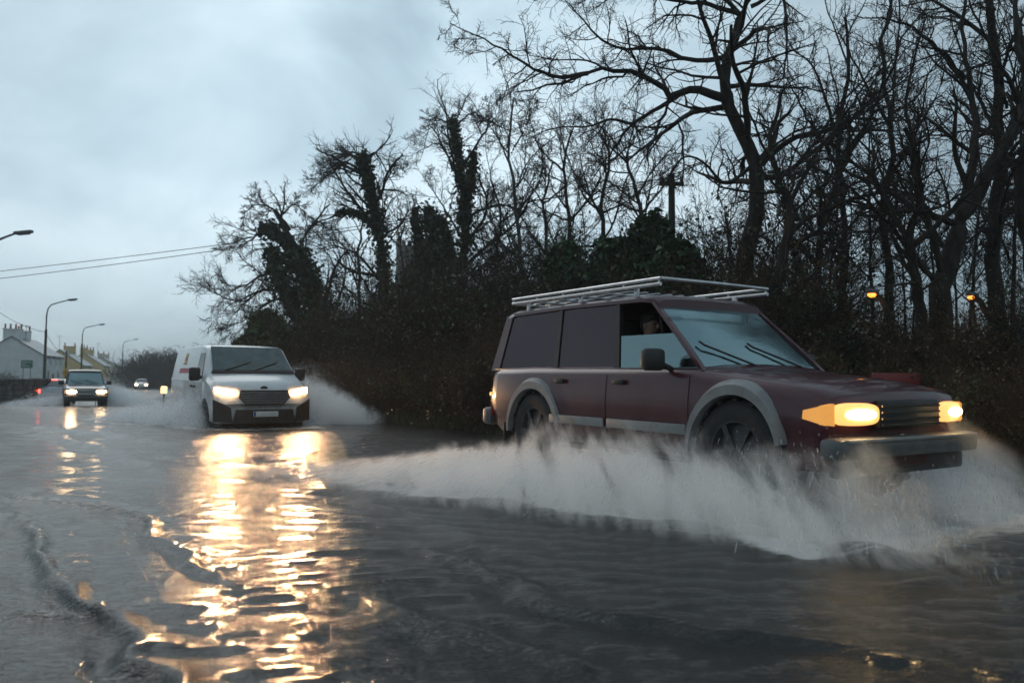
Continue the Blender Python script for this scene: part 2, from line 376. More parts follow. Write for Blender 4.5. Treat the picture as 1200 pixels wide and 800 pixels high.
# ------------------------------------------------------------------ flood water
def water():
    nth, nr = 860, 760
    th = np.linspace(R(-82), R(82), nth); rr = np.exp(np.linspace(np.log(.7), np.log(82), nr))
    T, Rr = np.meshgrid(th, rr); X = Rr*np.sin(T); Y = Rr*np.cos(T)-.3
    cell = Rr*np.maximum(th[1]-th[0], np.log(82/.7)/nr)
    Z = np.zeros_like(X); r = np.random.default_rng(5)
    # wind and current ripples; short waves fade where the mesh is too coarse to carry them
    for i in range(70):
        lam = np.exp(r.uniform(np.log(.10), np.log(1.5)))
        a = R(100)+r.normal(0, .42) if i % 3 else r.uniform(0, 6.28)
        k = 2*np.pi/lam; ph = r.uniform(0, 6.28)
        fade = np.clip(lam/cell/3-1, 0, 1)
        mod = .6+.4*np.sin(X*r.uniform(-1, 1)*2.2+Y*r.uniform(-1, 1)*2.2+r.uniform(0, 6))
        Z += .0028*lam**.75*(1 if lam < .3 else .38)*fade*mod*np.sin(k*(X*np.cos(a)+Y*np.sin(a))+ph+1.2*np.sin(X*.9+i)+.9*np.sin(Y*1.3+2*i))
    # wave fronts thrown off by the passing vehicles
    def dist(poly):
        best = np.full(X.shape, 1e9); tt = np.zeros_like(X); sd = np.zeros_like(X)
        for i in range(len(poly)-1):
            a, b = np.array(poly[i]), np.array(poly[i+1]); d = b-a; L2 = d@d
            t = np.clip(((X-a[0])*d[0]+(Y-a[1])*d[1])/L2, 0, 1)
            qx, qy = X-a[0]-t*d[0], Y-a[1]-t*d[1]; q = np.hypot(qx, qy); m = q < best
            best = np.where(m, q, best); tt = np.where(m, (i+t)/(len(poly)-1), tt)
            sd = np.where(m, np.sign(d[0]*qy-d[1]*qx)*q, sd)
        return sd, tt
    def W2(pts): return [tuple(at(px, py, 1150*.9/max(py-(443+(px-600)*.009), 8))[:2]) for px, py in pts]
    fronts = [([(-40, 568), (90, 592), (150, 600), (215, 640), (262, 690)], .032, .05), ([(10, 600), (60, 650), (110, 700), (200, 790), (240, 840)], .042, .055),
              ([(-30, 722), (60, 722), (140, 706)], .016, .06), ([(170, 530), (330, 552), (470, 600), (640, 660)], .016, .12), ([(400, 690), (560, 740), (740, 800)], .022, .10),
              ([(30, 505), (120, 525), (210, 555)], .022, .13), ([(700, 690), (900, 735), (1120, 770)], .009, .10), ([(480, 640), (700, 705), (1000, 765), (1200, 790)], .026, .08),
              ([(0, 495), (160, 512), (300, 535)], .022, .2), ([(940, 690), (1080, 675), (1230, 650)], .02, .10), ([(330, 610), (420, 660), (470, 720), (540, 800)], .0, .09)]
    wob = .05*fnoise(X, Y, 21, .8)+.06*fnoise(X, Y, 22, 1.8)
    for pts, A, wd in fronts:
        sd, tt = dist(W2(pts)); sd = sd+wob
        env = np.sin(np.pi*np.clip(tt, .0, 1))**.4*np.where((tt <= 0) | (tt >= 1), .3, 1)
        Z += A*env*(np.exp(-(sd/wd)**2)-.55*np.exp(-((sd+1.9*wd)/(1.6*wd))**2)-.3*np.exp(-((sd-2.3*wd)/(1.6*wd))**2))
    # churned lumps and foam beside and behind the vehicles
    foam = np.zeros_like(X)
    for P, a, L, Wd, g in ((P_SUV, A_SUV, L_SUV, W_SUV, 1.0), (P_VAN, A_VAN, L_VAN, W_VAN, .8), (P_PU, A_PU, L_PU, W_PU, .8)):
        dx, dy = X-P[0], Y-P[1]
        u = math.sin(a)*dx-math.cos(a)*dy; v = math.cos(a)*dx+math.sin(a)*dy
        back = (L/2+.75)-u                                 # metres behind the tip of the bow wave
        spread = Wd/2+.10+.40*np.clip(back, 0, 4)+.25*np.sqrt(np.clip(back-4, 0, 40))
        inside = smooth(0, .45, spread+.28*fnoise(X, Y, 31, 1.1)-np.abs(v))*smooth(-.1, .6, back)*np.exp(-np.clip(back, 0, 99)/8)
        edge = np.exp(-((np.abs(v)-spread+.15)/.35)**2)*smooth(-.1, .4, back)*np.exp(-np.clip(back, 0, 99)/7)
        Z += g*(.045*edge*(1+.6*fnoise(X, Y, 33, .6))+.02*inside*fnoise(X, Y, 34, .35))*np.clip(.5/cell/6, 0, 1)
        foam = np.maximum(foam, g*np.clip(.75*inside+.55*edge, 0, 1))
    Z = Z + dip(Y)
    V = np.stack([X, Y, Z], -1).reshape(-1, 3)
    I, J = np.meshgrid(np.arange(nth-1), np.arange(nr-1)); q = (J*nth+I).ravel()
    o = np_mesh('flood_water', V, np.stack([q, q+nth, q+nth+1, q+1], -1), M['water'], smooth_=True)
    at_ = o.data.attributes.new('foam', 'FLOAT', 'POINT'); at_.data.foreach_set('value', foam.ravel().astype(np.float32))
    return tag(o, kind='structure')
def water_mat():
    m, nt, p = new_mat('flood_water')
    tc = N(nt, 'ShaderNodeTexCoord')
    mp = N(nt, 'ShaderNodeMapping'); mp.inputs['Scale'].default_value = (.75, 2.1, 1)
    nt.links.new(tc.outputs['Object'], mp.inputs['Vector'])
    n1 = N(nt, 'ShaderNodeTexNoise', Scale=17.0, Detail=3.0, Roughness=.55, Distortion=.3)
    n2 = N(nt, 'ShaderNodeTexNoise', Scale=64.0, Detail=2.0)
    n3 = N(nt, 'ShaderNodeTexNoise', Scale=1.1, Detail=3.0)
    for n in (n1, n2, n3): nt.links.new(mp.outputs[0], n.inputs['Vector'])
    b1 = N(nt, 'ShaderNodeBump', Strength=.72, Distance=.026); b2 = N(nt, 'ShaderNodeBump', Strength=.75, Distance=.009)
    nt.links.new(n1.outputs[0], b1.inputs['Height']); nt.links.new(n2.outputs[0], b2.inputs['Height'])
    nt.links.new(b1.outputs[0], b2.inputs['Normal']); nt.links.new(b2.outputs[0], p.inputs['Normal'])
    at_ = N(nt, 'ShaderNodeAttribute', attribute_name='foam')
    nf = N(nt, 'ShaderNodeTexNoise', Scale=5.5, Detail=9.0, Roughness=.72, Distortion=1.2); nt.links.new(mp.outputs[0], nf.inputs['Vector'])
    ad = N(nt, 'ShaderNodeMath', operation='ADD'); nt.links.new(at_.outputs['Fac'], ad.inputs[0]); nt.links.new(nf.outputs[0], ad.inputs[1])
    mr = N(nt, 'ShaderNodeMapRange'); mr.interpolation_type = 'SMOOTHSTEP'
    mr.inputs['From Min'].default_value = .74; mr.inputs['From Max'].default_value = 1.32; mr.inputs['To Max'].default_value = .95
    nt.links.new(ad.outputs[0], mr.inputs[0])
    mu = N(nt, 'ShaderNodeMath', operation='MULTIPLY'); nt.links.new(mr.outputs[0], mu.inputs[0])
    gt = N(nt, 'ShaderNodeMapRange'); gt.inputs['From Max'].default_value = .12; nt.links.new(at_.outputs['Fac'], gt.inputs[0]); nt.links.new(gt.outputs[0], mu.inputs[1])
    silt = N(nt, 'ShaderNodeMix', data_type='RGBA'); silt.inputs[6].default_value = (.016, .017, .018, 1); silt.inputs[7].default_value = (.036, .032, .027, 1)
    nt.links.new(n3.outputs[0], silt.inputs[0])
    mx = N(nt, 'ShaderNodeMix', data_type='RGBA'); nt.links.new(mu.outputs[0], mx.inputs[0]); nt.links.new(silt.outputs[2], mx.inputs[6]); mx.inputs[7].default_value = (.70, .67, .64, 1)
    nt.links.new(mx.outputs[2], p.inputs['Base Color'])
    rr = N(nt, 'ShaderNodeMapRange'); rr.inputs['To Min'].default_value = .09; rr.inputs['To Max'].default_value = .6
    nt.links.new(mu.outputs[0], rr.inputs[0]); nt.links.new(rr.outputs[0], p.inputs['Roughness'])
    p.inputs['IOR'].default_value = 1.333
    return m
M['water'] = water_mat()
water()
#PART2
# ------------------------------------------------------------------ vehicles
def wheel(root, x, y, rad, wid, side):
    t = MB(); h = wid/2
    t.lathe([(-h+.02, rad*.62), (-h, rad*.80), (-h+.02, rad*.94), (-h+.05, rad), (h-.05, rad), (h-.02, rad*.94), (h, rad*.80), (h-.02, rad*.62)], 'Y', (0, 0, 0), 32)
    for k in range(32):                                     # tread blocks
        a = 2*math.pi*k/32
        t.box((rad*math.cos(a), h*.5*(1 if k % 2 else -1), rad*math.sin(a)), (.02, wid*.42, .045), 0, -a)
    o = t.build('wheel', M['rubber'], root); o.location = (x, y, rad)
    r = MB(); s = side
    r.lathe([(s*h*.55, 0.001), (s*h*.75, rad*.14), (s*h*.72, rad*.3), (s*h*.45, rad*.55), (s*h*.85, rad*.60), (s*h*.85, rad*.63), (-s*h*.7, rad*.63), (-s*h*.7, .001)], 'Y', (0, 0, 0), 28)
    for k in range(6):
        a = 2*math.pi*k/6
        r.box((rad*.36*math.cos(a), s*h*.72, rad*.36*math.sin(a)), (rad*.5, .03, rad*.12), 0, -a)
    r.build('rim', M['rim'], o)
    return o
def arch_band(xc, zc, r0, r1, y0, y1, a0, a1, n=44):
    mb = MB(); rings = []
    r1_ = r1
    for k in range(n+1):
        a = a0+(a1-a0)*k/n; c, s = math.cos(a), math.sin(a); r1 = r0+(r1_-r0)*(.30+.70*max(0, s)**.6)
        rings.append([(xc+r0*c, y0, zc+r0*s), (xc+r0*c, y1, zc+r0*s), (xc+(r0*.35+r1*.65)*c, y1, zc+(r0*.35+r1*.65)*s), (xc+r1*c, y1*.4+y0*.6, zc+r1*s), (xc+r1*c, y0, zc+r1*s)])
    mb.loft(rings); return mb

def make_offroader(label, loc, rz, paint, clad, screen, side_glass, rack, k=1.0, wide=1.0, tall=1.0, lamps='headlamp', bulb='headlamp_hot', chrome_grille=False, open_driver_window=True, driver=True, group=None):
    """boxy five-door off-roader; local x forward, y to its left, z up; camera sees its right side"""
    L = 4.96; hw = .96*wide
    root = thing('offroader', label, 'car', loc, rz, group)
    root.scale = (k, k, k*tall)
    X = lambda u: L/2-(u+.34*min(max((u-1.6)/2.6, 0), 1))
    def warp(p):
        x, y, z = p; d = max(0, min(1, (x-(L/2-1.0))/1.0)); b = max(0, min(1, (-x-(L/2-.8))/.8))
        return (x-.13*(abs(y)/hw)**2.4*d*d+.08*(abs(y)/hw)**2.6*b*b, y, z)
    # lower body with bonnet, as a loft along the length
    st = [(.03, .40, .62, .85, .92), (.06, .38, .66, .905, .955), (.16, .37, .70, .95, .97), (.5, .36, .72, 1.00, .985), (1.0, .37, .73, 1.055, .99), (1.36, .37, .74, 1.09, 1.0),
          (1.42, .37, .74, 1.115, 1.0), (2.5, .37, .75, 1.13, 1.0), (3.7, .37, .75, 1.135, 1.0), (4.35, .40, .76, 1.13, .99), (4.52, .48, .76, 1.11, .965), (4.56, .50, .76, 1.08, .94)]
    b = MB(); rings = []
    for u, zb, zm, zt, f in st:
        w_ = hw*f; h = [(0, zb), (w_*.90, zb), (w_*.955, zb+.05), (w_*.985, zm-.12), (w_, zm), (w_*.995, zm+.10), (w_*.972, zt-.09), (w_*.955, zt-.05), (w_*.92, zt-.018), (w_*.85, zt+.002), (w_*.5, zt+.028), (0, zt+.038)]
        rings.append([(X(u), -y, z) for y, z in h]+[(X(u), y, z) for y, z in h[-2:0:-1]])
    b.loft(rings)
    body = b.build('body', paint, root, 40, warp)
    for u in (.95, 3.60):
        c = MB()
        for s in (-1, 1): c.lathe([(s*(hw-.36), .001), (s*(hw-.36), .49), (s*(hw+.3), .49), (s*(hw+.3), .001)], 'Y', (X(u), 0, .42), 28)
        cut(body, c)
    c = MB(); c.box((X(2.95)-.02, 0, .98), (3.15, 2*hw*.80, .70))          # cabin hollow
    cut(body, c)
    # cabin floor and seats
    f = MB(); f.box((X(2.95)-.02, 0, .64), (3.13, 2*hw*.78, .02)); f.rbox((X(1.62), 0, 1.02), (.36, 2*hw*.80, .26), .05); f.build('dashboard', M['interior'], root)
    for y in (-.40, .40):
        s = MB(); s.rbox((X(2.36), y, .78), (.52, .50, .16), .05); s.rbox((X(2.66), y, 1.10), (.16, .48, .62), .05, 0, R(-12)); s.rbox((X(2.76), y, 1.50), (.09, .26, .18), .04, 0, R(-8)); s.build('seat', M['interior'], root)
    s = MB(); s.rbox((X(3.75), 0, 1.06), (.18, 1.3, .62), .05, 0, R(-12)); s.rbox((X(3.45), 0, .78), (.5, 1.3, .16), .05); s.build('rear_seat', M['interior'], root)
    s = MB(); sp = [(X(1.92)+.10*math.cos(t), -.42+.18*math.sin(t), 1.12+.17*math.cos(t)) for t in np.linspace(0, 2*math.pi, 21)]; s.tube(sp, .014, 6); s.build('steering_wheel', M['black_plastic'], root)
    # greenhouse: roof + pillars + panes.  base/top points per side
    yb, yt = hw*.90, hw*.775
    zt, zb = 1.765, 1.12
    prof = [(1.40, 2.08), (2.42, 2.52), (3.34, 3.38), (4.50, 4.34)]      # (u at belt, u at roof) for the A, B, C, D pillars
    r = MB(); rings = []
    for u, dz, dw in ((2.0, -.05, -.03), (2.06, -.012, -.005), (2.2, .008, 0), (3.2, .022, 0), (4.2, .006, 0), (4.36, -.02, -.005), (4.41, -.06, -.03)):
        y1 = yt+.015+dw; h = [(0, zt+dz-.05), (y1-.03, zt+dz-.055), (y1, zt+dz-.045), (y1-.005, zt+dz-.01), (y1-.05, zt+dz+.02), (y1*.6, zt+dz+.038), (0, zt+dz+.045)]
        rings.append([(X(u), -y, z) for y, z in h]+[(X(u), y, z) for y, z in h[-2:0:-1]])
    r.loft(rings); r.build('roof', paint, root, 40)
    for s in (-1, 1):
        for i, (u0, u1) in enumerate(prof):
            p = MB(); t = (.055, .075, .075, .16)[i]; th = .05
            rr = []
            for q in range(6):
                v = q/5; y = s*(yb*(1-v)+(yt+.004)*v); z = (zb-.03)*(1-v)+(zt-.03)*v; x = X(u0*(1-v)+u1*v); tt = t*(1.15-.3*v)
                rr.append([(x+tt/2, y, z), (x-tt/2, y, z), (x-tt/2, y-s*th, z), (x+tt/2, y-s*th, z)])
            p.loft(rr); p.build('pillar', paint if i in (0, 3) else M['black_plastic'], root, 40)
        def pane(name, i, j, v0, v1, mat, inset=.045):
            def P(ix, v, sg):
                u0, u1 = prof[ix]; x = X(u0*(1-v)+u1*v)+sg*inset
                return (x, s*((yb-.018)*(1-v)+(yt-.014)*v), (zb-.02)*(1-v)+(zt-.03)*v)
            q = MB(); q.panel((P(i, v0, -1), P(j, v0, 1), P(j, v1, 1), P(i, v1, -1)), .006, 6, 4, 0); return q.build(name, mat, root)
        rgt = s < 0
        if rgt and open_driver_window:
            o = pane('side_window', 0, 1, 0, .50, M['glass_halfdown']); o['label'] = 'driver window wound half down'
        else: pane('side_window', 0, 1, 0, 1, side_glass)
        pane('side_window', 1, 2, 0, 1, side_glass); pane('side_window', 2, 3, 0, 1, side_glass)
        # doors: thin skins proud of the body with a handle and a bright waist strip
        for (d0, d1) in ((1.46, 2.44), (2.47, 3.30)):
            d = MB(); 
            def S(u, z): 
                zz = [.40, .63, .75, .85, 1.04, 1.08]; return (X(u), s*(hw*float(np.interp(z, zz, [.965, .988, 1.0, .996, .973, .957]))+.005), z)
            d.skin(lambda a, b_: S(d0+(d1-d0)*a, .52+.53*b_), 10, 14, (0, -s*.014, 0))
            dd = d.build('door', paint, root)
            h = MB(); h.rbox((X(d1-.16), s*(hw*1.0+.012), .985), (.17, .03, .045), .01); h.build('handle', M['black_plastic'], dd)
            g = MB(); g.rbox(((X(d0)+X(d1))/2, s*(hw*1.0+.014), .60), (X(d0)-X(d1)-.02, .022, .085), .008); g.build('side_moulding', clad, dd)
        g = MB(); g.rbox(((X(1.42)+X(4.48))/2, s*(yb+.012), zb-.012), (X(1.42)-X(4.48), .02, .018), .005); g.build('waist_strip', M['bumper'], root)
        for u in (.95, 3.60):
            arch_band(X(u), .42, .480, .60, s*(hw*.93), s*(hw+.032), R(14), R(180)).build('wheel_arch', clad, root, 40, warp)
        for u in (.95, 3.60):
            g = arch_band(X(u), .42, .462, .487, s*(hw-.35), s*(hw*.95), R(-14), R(194)); g.lathe([(s*(hw-.345), .001), (s*(hw-.345), .47), (s*(hw-.35), .47), (s*(hw-.35), .001)], 'Y', (X(u), 0, .42), 24); g.build('wheel_well', M['rubber'], root, 40, warp)
        g = MB(); g.rbox((X(2.28), s*(hw+.0), .36), (1.85, .16, .05), .015); g.build('running_board', M['black_plastic'], root)
        g = MB(); g.rbox((X(1.75), s*(hw+.12), 1.18), (.13, .22, .19), .04); g.tube([(X(1.72), s*(hw-.08), 1.10), (X(1.73), s*(hw+.06), 1.15)], .025, 8); g.build('wing_mirror', M['black_plastic'], root)
    # windscreen, rear screen
    q = MB(); q.panel(((X(1.42), -yb+.05, zb-.01), (X(1.42), yb-.05, zb-.01), (X(2.07), yt-.05, zt-.035), (X(2.07), -yt+.05, zt-.035)), .006, 10, 6, .03); ws = q.build('windscreen', screen, root)
    for y0, y1 in ((-.70, -.12), (-.05, .52)):
        g = MB(); g.tube([(X(1.40), y1, 1.135), (X(1.58), y0+.08, 1.31), (X(1.62), y0+.05, 1.345)], .010, 6); g.build('wiper', M['black_plastic'], ws)
    q = MB(); q.panel(((X(4.49), yb-.12, zb), (X(4.49), -yb+.12, zb), (X(4.37), -yt+.1, zt-.05), (X(4.37), yt-.1, zt-.05)), .008, 8, 4); q.build('rear_window', side_glass, root)
    # front end
    fx = X(.03)
    g = MB(); g.rbox((fx+.0, 0, .775), (.06, .84*wide, .20), .02); gr = g.build('grille', M['black_plastic'], root, 40, warp)
    g = MB()
    for z in (.70, .745, .79, .835): g.box((fx+.034, 0, z), (.014, .80*wide, .014))
    if chrome_grille:
        g.rbox((fx+.036, 0, .878), (.03, .95*wide, .035), .01); g.rbox((fx+.036, 0, .675), (.03, .95*wide, .03), .01)
        for s in (-1, 1): g.rbox((fx+.036, s*.46*wide, .777), (.03, .035, .2), .01)
    g.build('grille_bar', M['chrome'], gr, 40, warp)
    for s in (-1, 1):
        g = MB(); g.lens(s*.43*wide, s*.86*wide, .70, .86, fx-.02, .085); hl = g.build('headlight', M[lamps], root, 50, warp)
        g = MB(); g.lens(s*.50*wide, s*.80*wide, .742, .818, fx+.02, .068, e=2.2); g.build('bulb', M[bulb], hl, 50, warp)
        g = MB(); g.panel([(fx+.015, s*y, z) for y, z in ((.865*wide, .70), (.955*wide, .71), (.955*wide, .84), (.865*wide, .855))], .05, 6, 3); g.panel([(X(u), s*(hw*.966), z) for u, z in ((.0, .705), (.24, .745), (.23, .805), (.0, .845))], .03, 6, 2); g.build('indicator_glow', M['headlamp_amber'], root, 40, warp)  # amber corner; side wrap and glow added to imitate the headlamp's streak
        g = MB(); g.rbox((X(4.555), s*(hw-.12), .70), (.05, .16, .26), .02); tl = g.build('tail_light', M['red_lens'], root, 40, warp)
        g = MB(); g.rbox((X(4.565), s*(hw-.115), .82), (.05, .17, .045), .012); g.build('lit_lens', M['tail_amber'], tl, 40, warp)
    b = MB(); b.rbox((X(-.04), 0, .545), (.20, 1.99*hw, .15), .045); fb = b.build('front_bumper', M['bumper'], root, 40, warp)
    b = MB(); b.rbox((X(-.125), 0, .60), (.05, 1.86*hw, .03), .012); b.build('bumper_strip', clad, fb, 40, warp)
    b = MB(); b.rbox((X(.02), 0, .415), (.10, 1.8*hw, .16), .03); b.build('valance', M['black_plastic'], fb, 40, warp)
    b = MB(); b.rbox((X(4.66), 0, .56), (.22, 1.96*hw, .20), .05); rb = b.build('rear_bumper', M['bumper'], root, 40, warp)
    for s in (-1, 1):
        g = MB(); g.rbox((X(4.745), s*(hw-.22), .575), (.05, .26, .05), .012); g.build('lit_lens', M['tail_amber'], rb, 40, warp)
        g = MB(); g.rbox((X(4.12), s*(hw-.12), .34), (.025, .26, .34), .008); g.build('mud_flap', M['rubber'], root)
    for u in (.95, 3.60):
        for s in (-1, 1): wheel(root, X(u), s*(hw-.13), .43, .26, s)
    if rack:
        f = MB(); zr = 1.862; xa, xb = X(1.95), X(4.25); yr = hw*.80
        for u in np.linspace(2.75, 4.2, 5): f.rbox((X(u), 0, zr), (.035, 2*yr, .022), .006)
        for y in np.linspace(-yr*.8, yr*.8, 8): f.rbox(((X(2.6)+xb)/2, y, zr+.022), (X(2.6)-xb, .045, .014), .004)
        for u in (2.3, 3.1, 4.0):
            for s in (-1, 1): f.rbox((X(u), s*yr*.93, zr-.05), (.06, .03, .11), .008)
        rk = f.build('roof_rack', M['alu'], root)
        for s in (-1, 1):
            g = MB()
            g.tube([(xb, s*yr, zr+.01), (xa, s*yr, zr+.01)], .019, 8); g.tube([(xb, s*yr, zr+.06), (xa, s*yr, zr+.06)], .017, 8)
            for u in np.linspace(1.97, 4.23, 6): g.tube([(X(u), s*yr, zr), (X(u), s*yr, zr+.06)], .011, 6)
            g.build('rail', M['alu'], rk)
        g = MB(); g.tube([(xa, -yr, zr+.06), (xa+.02, 0, zr+.06), (xa, yr, zr+.06)], .017, 8); g.build('front_bar', M['alu'], rk)
    return root

def make_person(label, loc, rz):
    """seated driver, one skinned body; origin at the hips, facing +x"""
    nodes = {'hip': ((0, 0, 0), .15), 'waist': ((-.03, 0, .16), .14), 'chest': ((-.05, 0, .36), .17), 'neck0': ((-.04, 0, .52), .075), 'neck': ((-.02, 0, .58), .058), 'head': ((.0, 0, .68), .095), 'crown': ((-.005, 0, .77), .085)}
    edges = [('hip', 'waist'), ('waist', 'chest'), ('chest', 'neck0'), ('neck0', 'neck'), ('neck', 'head'), ('head', 'crown')]
    for s, n in ((-1, 'r'), (1, 'l')):
        for k, c, r in (('sh', (-.05, s*.19, .46), .075), ('el', (.13, s*.26, .24), .05), ('wr', (.36, s*.16, .33), .034), ('pa', (.43, s*.14, .36), .032), ('kn', (.44, s*.14, .06), .072), ('an', (.62, s*.13, -.26), .048), ('to', (.78, s*.13, -.28), .04)):
            nodes[k+n] = (c, r)
        for j in range(4): nodes['f%d%s' % (j, n)] = ((.46+.01*(j % 2), s*(.15-.022*j), .40+.006*j), .010); nodes['g%d%s' % (j, n)] = ((.425, s*(.145-.022*j), .425), .009)
        nodes['t'+n] = ((.42, s*.085, .385), .010)
        edges += [('chest', 'sh'+n), ('sh'+n, 'el'+n), ('el'+n, 'wr'+n), ('wr'+n, 'pa'+n), ('hip', 'kn'+n), ('kn'+n, 'an'+n), ('an'+n, 'to'+n), ('pa'+n, 't'+n)]
        for j in range(4): edges += [('pa'+n, 'f%d%s' % (j, n)), ('f%d%s' % (j, n), 'g%d%s' % (j, n))]
    ks = list(nodes); me = bpy.data.meshes.new('person')
    me.from_pydata([nodes[k][0] for k in ks], [(ks.index(a), ks.index(b)) for a, b in edges], [])
    o = bpy.data.objects.new('person', me); COL.objects.link(o)
    md = o.modifiers.new('s', 'SKIN'); o.modifiers.new('d', 'SUBSURF').levels = 2
    for i, k in enumerate(ks): me.skin_vertices[0].data[i].radius = (nodes[k][1],)*2; me.skin_vertices[0].data[i].use_root = (k == 'hip')
    dg = bpy.context.evaluated_depsgraph_get(); m2 = bpy.data.meshes.new_from_object(o.evaluated_get(dg)); o.modifiers.clear(); o.data = m2; bpy.data.meshes.remove(me)
    m2.materials.clear(); m2.materials.append(M['cloth_dark']); m2.materials.append(M['skin'])
    for p in m2.polygons:
        c = p.center; p.use_smooth = True
        if c.z > .545 or (c.x > .35 and c.z > .3): p.material_index = 1
    # face: nose, eyes, mouth and ears raised on the same mesh object
    bm = bmesh.new(); bm.from_mesh(m2)
    def blob(c, s, mi):
        g = bmesh.ops.create_icosphere(bm, subdivisions=2, radius=1); 
        for v in g['verts']: v.co = Vector((c[0]+v.co.x*s[0], c[1]+v.co.y*s[1], c[2]+v.co.z*s[2]))
        for f in {f for v in g['verts'] for f in v.link_faces}: f.material_index = mi; f.smooth = True
    blob((.098, 0, .675), (.024, .014, .026), 1); blob((.078, 0, .628), (.016, .03, .008), 1); blob((-.0, .088, .68), (.022, .012, .032), 1); blob((0, -.088, .68), (.022, .012, .032), 1)
    for y in (-.034, .034): blob((.084, y, .70), (.010, .014, .009), 0)
    bm.to_mesh(m2); bm.free()
    o.location = loc; o.rotation_euler = (0, 0, rz); tag(o, label, 'person')
    h = MB(); rings = []
    for z, r0, xo in ((.665, .088, -.035), (.70, .099, -.028), (.74, .103, -.018), (.78, .092, -.010), (.81, .06, -.006), (.822, .015, -.006)):
        rings.append([(xo+r0*math.cos(t), r0*.95*math.sin(t), z+(.03*math.cos(t) if z < .75 else 0)) for t in np.linspace(0, 2*math.pi, 17)[:-1]])
    h.loft(rings); h.build('hair', M['hair'], o)
    return o

